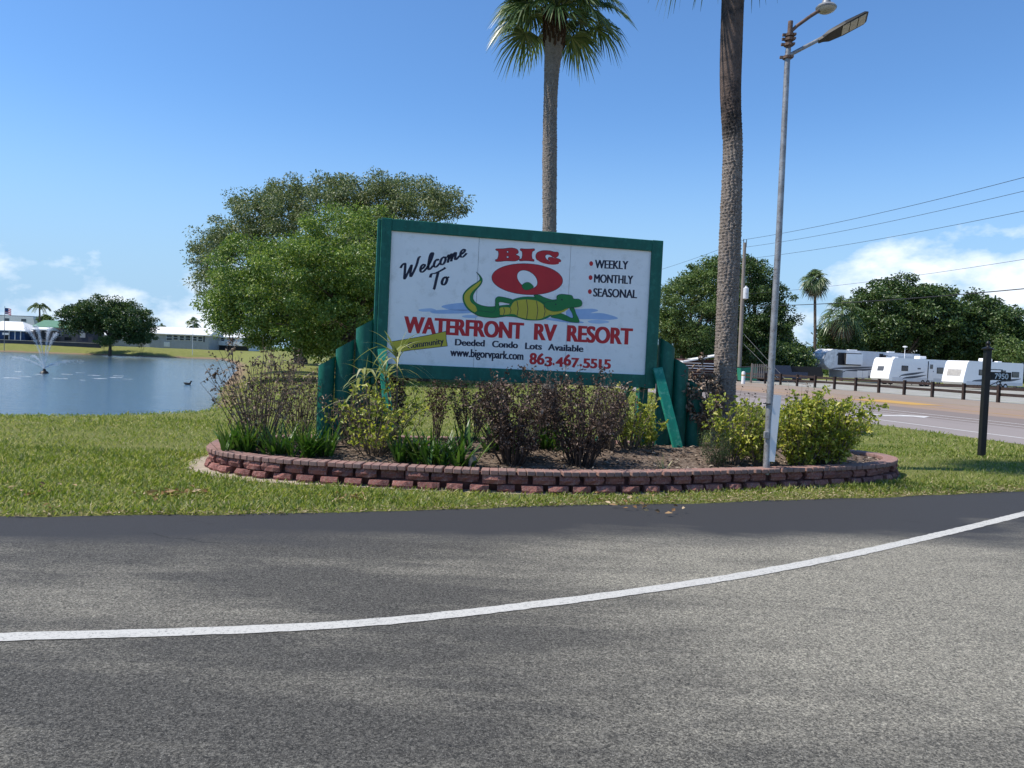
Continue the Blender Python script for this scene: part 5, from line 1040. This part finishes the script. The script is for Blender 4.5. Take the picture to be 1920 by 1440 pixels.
# ------------------------------------------------------------------ fence along the highway
fl0 = np.array([28.9, 39.2]); fd = np.array([-.19, .98]); fd /= np.linalg.norm(fd); fn_ = thing('rail_fence', 'dark brown post and rail fence along the far side of the highway', 'fence', (*fl0, 0), math.atan2(fd[1], fd[0]))
rq = random.Random(12)
for k in range(-3, 16):
    MB().box((k * 2.62, 0, .47), (.16, .16, 1.06), bev=.01).build('post', M['fence'], fn_)
    if k < 15:
        for z_ in (.83, .48): MB().box((k * 2.62 + 1.31, -.10, z_ + rq.uniform(-.02, .02)), (2.66, .05, .17), Matrix.Rotation(rq.uniform(-.008, .008), 3, 'Y')).build('rail', M['fence'], fn_)
# ------------------------------------------------------------------ travel trailers
M['rvwhite'] = surf('trailer_white', (.86, .86, .85), (.82, .82, .82), 1.5, .4, .5)
M['rvgrey'] = surf('trailer_silver', (.64, .65, .67), (.58, .59, .61), 1.5, .4, .5)
M['rvstripe'] = surf('trailer_graphic', (.10, .11, .13), (.07, .08, .10), 2, .4)
M['cover'] = surf('wrinkled_cover', (.82, .82, .80), (.5, .5, .5), 3, .5, .4, 1.0, 4)
def rv(name, label, px, Y, t_deg, L, H, prof, body_mat, items, z_floor=.55, axle=(.55,)):
    """local x runs back from the nose, the side towards the road is y = 0 and the body lies behind it"""
    p = at(px, 700, Y); root = thing(name, label, 'trailer', (p[0], Y, 0), math.radians(t_deg), 'trailers parked behind the fence')
    MB().prism(prof, 0, 2.45).build('body', body_mat, root)
    xs_min = min(q[0] for q in prof)
    for f in axle:
        for dx in (-.42, .42): 
            w = MB().tube([(L * f + dx, -.02, .36), (L * f + dx, .22, .36)], .36, 16).build('wheel', M['tyre'], root); MB().tube([(L * f + dx, -.03, .36), (L * f + dx, .0, .36)], .2, 12).build('rim', M['rvgrey'], w)
    for it in items:
        k, a, b, c, d = it[:5]
        if k == 'win':
            f = MB().box(((a + b) / 2, -.01, (c + d) / 2), (b - a, .05, d - c), bev=.02).build('window', M['dark'], root); MB().span((a + .05, -.045, c + .05), (b - .05, -.036, d - .05)).build('pane', M['glass'], f)
        elif k == 'door':
            f = MB().span((a, -.035, c), (b, .01, d)).build('door', M['rvwhite'], root); MB().span((a + .18, -.05, d - .75), (b - .18, -.036, d - .25)).build('pane', M['glass'], f); MB().span((b - .12, -.06, (c + d) / 2 - .08), (b - .05, -.036, (c + d) / 2 + .04)).build('handle', M['dark'], f)
        elif k == 'slide':
            f = MB().span((a, -.45, c), (b, .02, d)).build('slide_out', it[5], root); MB().span((a - .03, -.43, c - .03), (a + .22, -.40 + .41, d + .05)).build('slide_trim', M['dark'], f)
        elif k == 'ac': MB().box(((a + b) / 2, 1.2, (c + d) / 2), (b - a, .75, d - c), bev=.08).build('roof_unit', M['rvwhite'], root)
        elif k == 'box': MB().span((a, -.02, c), (b, .01, d)).build('hatch', it[5], root)
        elif k == 'skirt': MB().span((a, -.012, c), (b, .006, d)).build('skirt', it[5], root)
        elif k == 'swoosh':
            n = 12; top = [(a + (b - a) * i / n, c + (d - c) * (i / n) ** .45) for i in range(n + 1)]; bot = [(a + (b - a) * i / n, c + (d - c) * (i / n) ** .45 - .22 * math.sin(math.pi * min(1, i / n * .95 + .05)) - .03) for i in range(n, -1, -1)]; MB().prism(top + bot, -.012, -.004).build('graphic', M['rvstripe'], root)
        elif k == 'vent': MB().box(((a + b) / 2, 1.2, (c + d) / 2), (b - a, .4, d - c), bev=.03).build('roof_vent', M['rvwhite'], root)
        elif k == 'ant': MB().tube([(a, 1.2, c), (a, 1.2, d)], .03, 6).add([], []).build('antenna_mast', M['rvwhite'], root); MB().lathe([(.05, 0), (.26, .06), (.26, .12), (.05, .18)], (a, 1.2, d), 12).build('antenna', M['rvwhite'], root)
        elif k == 'nose':      # panel on the nose: a..b across (y), c..d up, follows the nose line
            x = lambda z_: np.interp(z_, [q[1] for q in it[6]], [q[0] for q in it[6]]) - .02
            MB().add([(x(c), a, c), (x(c), b, c), (x(d), b, d), (x(d), a, d)] + [(x(c) + .03, a, c), (x(c) + .03, b, c), (x(d) + .03, b, d), (x(d) + .03, a, d)], [(0, 1, 2, 3), (7, 6, 5, 4), (0, 4, 5, 1), (1, 5, 6, 2), (2, 6, 7, 3), (3, 7, 4, 0)]).build('nose_panel', it[5], root)
    j = MB(); j.tube([(.5, .5, 0), (.5, .5, z_floor + .1)], .05, 6); j.build('jack', M['dark'], root)
    MB().tube([(L - .6, .5, 0), (L - .6, .5, z_floor + .1)], .05, 6).build('jack', M['dark'], root)
    return root
nose1 = [(-.05, .5), (-.42, .75), (-.36, 1.2), (.10, 2.85)]
prof1 = [(-.05, .5), (-.42, .75), (-.36, 1.2), (.10, 2.85), (.35, 3.06), (9.0, 3.06), (9.1, 2.9), (9.1, .5)]
rv('travel_trailer', 'white travel trailer with dark swoosh graphic and open entry door, middle of three', 1672, 85, 25, 9.1, 3.06, prof1, M['rvwhite'], [('skirt', .1, 9.0, .52, .95, M['rvgrey']), ('win', 1.5, 2.55, 1.65, 2.25), ('swoosh', 1.2, 5.3, 1.0, 1.65), ('swoosh', 1.7, 5.6, .75, 1.3), ('door', 5.9, 6.75, .75, 2.75), ('skirt', 5.75, 5.88, .7, 2.85, M['dark']), ('win', 7.3, 8.4, 1.5, 2.2), ('ac', 5.4, 6.6, 3.06, 3.42), ('vent', 1.6, 2.2, 3.05, 3.2), ('nose', .9, 1.7, 1.6, 2.1, M['rvstripe'], nose1), ('ant', 3.4, 0, 3.06, 4.3), ('box', 4.1, 4.6, 1.9, 2.05, M['rvstripe'])], axle=(.6,))
rv('travel_trailer', 'white travel trailer with tan nose window behind the number plate', 1812, 80, 24, 9.4, 2.95, [(x, z * .965) for x, z in prof1], M['rvwhite'], [('skirt', .1, 9.0, .5, .85, M['rvgrey']), ('win', 1.9, 2.6, 1.5, 2.1), ('win', 5.4, 6.2, 1.5, 2.1), ('nose', .45, 2.0, 1.35, 2.05, M['concrete'], [(x, z * .965) for x, z in nose1]), ('swoosh', .9, 4.6, .85, 1.2), ('swoosh', 5.2, 8.8, .95, 1.3), ('ac', 3.9, 5.2, 2.95, 3.32), ('vent', 6.3, 7.0, 2.95, 3.08), ('win', 7.2, 8.4, 1.4, 2.0)], axle=(.62,))
prof5 = [(2.3, .6), (2.3, 1.45), (.35, 1.6), (-.25, 2.1), (-.38, 2.7), (-.1, 3.35), (.7, 3.78), (2.0, 3.85), (13.2, 3.75), (13.3, 3.5), (13.3, .6)]
rv('fifth_wheel_trailer', 'tall silver fifth wheel trailer with wrapped nose, leftmost of three', 1549, 90, 16, 13.3, 3.85, prof5, M['rvgrey'], [('box', 2.6, 4.2, .75, 1.4, M['rvgrey']), ('box', 4.3, 5.0, .75, 1.5, M['rvwhite']), ('box', 5.1, 5.8, .75, 1.5, M['rvwhite']), ('box', 1.5, 4.75, 2.08, 3.52, M['dark']), ('slide', 2.3, 4.6, 2.2, 3.42, M['rvwhite']), ('skirt', 7.3, 7.85, .7, 3.6, M['dark']), ('slide', 7.9, 12.2, 1.0, 3.4, M['rvgrey']), ('skirt', 5.9, 13.2, .62, .95, M['rvstripe']), ('win', 6.2, 6.8, 1.0, 1.5), ('swoosh', .6, 7.0, 1.55, 2.05), ('swoosh', 2.2, 7.2, 1.25, 1.85), ('swoosh', .0, 2.4, 3.0, 3.5), ('vent', 3.8, 5.0, 3.8, 3.95), ('vent', 9.5, 10.4, 3.75, 3.95)], axle=(.66,))
nz5 = bpy.data.objects.get('fifth_wheel_trailer'); cv = MB(); r7 = random.Random(5)
pr = [(.38, 1.58), (-.30, 2.05), (-.45, 2.7), (-.15, 3.42), (.68, 3.86), (1.35, 3.9)]; vs = []
for i in range(7):
    y = -.07 + i * (2.6 / 6); vs += [(x + r7.uniform(-.09, .05), y, z + r7.uniform(-.05, .05)) for x, z in pr]
cv.add(vs, [(i * 6 + k, i * 6 + k + 1, (i + 1) * 6 + k + 1, (i + 1) * 6 + k) for i in range(6) for k in range(5)]); vs = [(x, -.07, z) for x, z in pr] + [(1.3, -.075, 3.4), (.9, -.075, 1.75)]; cv.add(vs, [tuple(range(8))]); cv.build('nose_cover', M['cover'], nz5, fix=False)

# ------------------------------------------------------------------ parked dark vehicles, utility pole, bin, awning
M['carblue'] = surf('dark_blue_car_paint', (.012, .02, .05), (.01, .016, .04), 3, .25, .6)
def pickup(label, px, Y, rot, mat, suv=False):
    p = at(px, 705, Y); root = thing('parked_truck', label, 'truck', (p[0], Y, 0), rot, 'dark vehicles behind the fence')
    MB().prism([(-2.6, .45), (2.6, .45), (2.65, .75), (2.55, 1.0), (1.2, 1.1), (-2.6, 1.12)], -.9, .9).build('body', mat, root)
    cab = [(1.1, 1.1), (.55, 1.72), (-.9 if not suv else -2.4, 1.75), (-1.1 if not suv else -2.58, 1.11)]; MB().prism(cab, -.8, .8).build('cabin', mat, root)
    for a, b in ((-.85, -.1), (-.02, .75)): MB().prism([(a, 1.18), (b, 1.18), (b - .25 if b > .5 else b, 1.6), (a, 1.6)], -.815, -.79).build('window', M['glass'], root)
    for x in (-1.7, 1.7): w = MB().tube([(x, -.95, .38), (x, -.68, .38)], .38, 14).build('wheel', M['tyre'], root); MB().tube([(x, -.965, .38), (x, -.93, .38)], .2, 10).build('rim', M['steel'], w)
    MB().span((2.6, -.8, .8), (2.68, -.5, .95)).build('headlight', M['lens'], root); MB().span((2.6, .5, .8), (2.68, .8, .95)).build('headlight', M['lens'], root)
pickup('dark blue pickup truck parked behind the fence beside the lamp pole', 1462, 80, 2.9, M['carblue']); pickup('black van-like vehicle parked behind the fence left of the silver trailer', 1494, 84, 2.8, M['black'], True)
b0 = at(1385, 716, 76); b0[2] = 0; up_ = thing('utility_pole', 'tall thin wooden utility pole behind the thick palm trunk', 'utility pole', b0)
tp = at(1396.5, 455, 76) - b0
MB().tube([(0, 0, -.2), (tp[0] * .5, 0, tp[2] * .5), (tp[0], 0, tp[2])], [.20, .18, .15], 10).build('pole', M['woodpost'], up_, smooth=True)
for dx in (-.12, .16): MB().tube([(tp[0] + dx, 0, tp[2] - .4), (tp[0] + dx, 0, tp[2] + .35)], .035, 6).build('insulator_pin', M['dark'], up_)
q = at(1397, 550, 76) - b0; MB().lathe([(.05, -.62), (.26, -.55), (.26, .45), (.12, .55), (.10, .68)], (q[0] - .05, -.42, q[2]), 14).build('transformer', M['rvgrey'], up_, smooth=True)
MB().tube([(.2, 0, tp[2] * .35), (3.6, -4, 0)], .012, 4).build('guy_wire', M['steel'], up_); MB().tube([(.2, 0, tp[2] * .28), (3.2, -3.6, 0)], .012, 4).build('guy_wire', M['steel'], up_)
nxt = np.array([33.5, 18.0]); prv = np.array([10.5, 134.0]); P0 = b0 + tp; r8 = []
for lb, dz, ez, sag, rr_ in (('topmost power line running to the right', .30, 13.5, .9, .016), ('second power line below the topmost one', -.45, 12.7, .9, .014), ('third power line below the second one', -1.6, 11.4, .8, .014), ('thick low telephone cable over the trailers', -6.2, 7.0, .7, .030), ('thin cable sagging just below the transformer', -5.0, 9.2, .8, .012)):
    a = P0 + np.array([0, 0, dz]); e = np.array([*nxt, ez]); pts = [a + (e - a) * t - np.array([0, 0, sag * 4 * t * (1 - t)]) for t in np.linspace(0, 1, 28)]
    w_ = tag(MB().tube(pts, rr_, 5, False).build('power_line', M['dark'], fix=False), lb + ' from the utility pole', 'cable', 'overhead lines')
for lb, dz, rr_ in (('upper power line running away behind the sign corner', .30, .016), ('lower power line running away behind the sign corner', -1.6, .014)):
    a = P0 + np.array([0, 0, dz]); e = np.array([*prv, P0[2] + dz]); pts = [a + (e - a) * t - np.array([0, 0, 3.2 * t * (1 - t)]) for t in np.linspace(0, 1, 20)]; tag(MB().tube(pts, rr_, 5, False).build('power_line', M['dark'], fix=False), lb, 'cable', 'overhead lines')
M['bin'] = surf('green_bin', (.03, .22, .14), (.025, .18, .12), 3, .5)
b0 = at(1404, 716, 74); b0[2] = 0; bn_ = thing('dumpster', 'green dumpster behind the utility pole', 'dumpster', b0); MB().prism([(-.75, .15), (.75, .15), (.85, 1.5), (-.85, 1.35)], 0, 1.2, 'y').build('body', M['bin'], bn_); MB().box((0, .6, 1.46), (1.75, 1.3, .07), Matrix.Rotation(-.09, 3, 'Y')).build('lid', M['dark'], bn_)
b0 = at(1393, 722, 66); b0[2] = 0; bl = thing('bollard', 'short white round bollard at the foot of the utility pole', 'bollard', b0); MB().lathe([(.16, -.1), (.16, .95), (.13, 1.05), (.02, 1.08)], (0, 0, 0), 12).build('post', M['white'], bl, smooth=True); MB().lathe([(.165, .70), (.168, .70), (.168, .80), (.165, .80)], (0, 0, 0), 12).build('band', M['yline'], bl)
b0 = at(1425, 720, 70); b0[2] = 0; gt = thing('slat_gate', 'small grey slatted gate beside the green dumpster', 'gate', b0)
for k in range(8): MB().span((-.75 + k * .2, 0, .5), (-.65 + k * .2, .04, 1.75)).build('slat', M['woodpost'], gt)
for z_ in (.7, 1.5): MB().span((-.8, .04, z_), (.8, .09, z_ + .1)).build('rail', M['woodpost'], gt)
for x_ in (-.85, .8): MB().span((x_, 0, -.1), (x_ + .1, .1, 1.8)).build('post', M['woodpost'], gt)
b0 = at(1310, 705, 78); b0[2] = 0; pv = thing('pavilion', 'low pavilion with white awning between sign and thick palm', 'pavilion', b0); s = 78 / FPX
zt = at(1310, 668, 78)[2]; M['redbrown'] = surf('red_brown_wall', (.10, .045, .04), (.07, .035, .03), 2, .8)
MB().span((-1.6, .6, 0), (3.2, 4, zt - .3)).build('wall', M['redbrown'], pv); MB().prism([(-1.8, zt - .55), (3.4, zt + .55), (3.4, zt + .45), (-1.8, zt - .70)], -.6, 3.5).build('awning', M['roofwhite'], pv)
for k in range(5): MB().span((-1.7, -.25, .55 + k * .26), (3.2, -.19, .63 + k * .26)).build('rail', M['rvwhite'] if k > 1 else M['woodpost'], pv)
for x_ in (-1.7, .1, 1.7, 3.1): MB().span((x_, -.18, 0), (x_ + .1, -.08, zt - .5 + (x_ + 1.7) * .2)).build('post', M['redbrown'], pv)
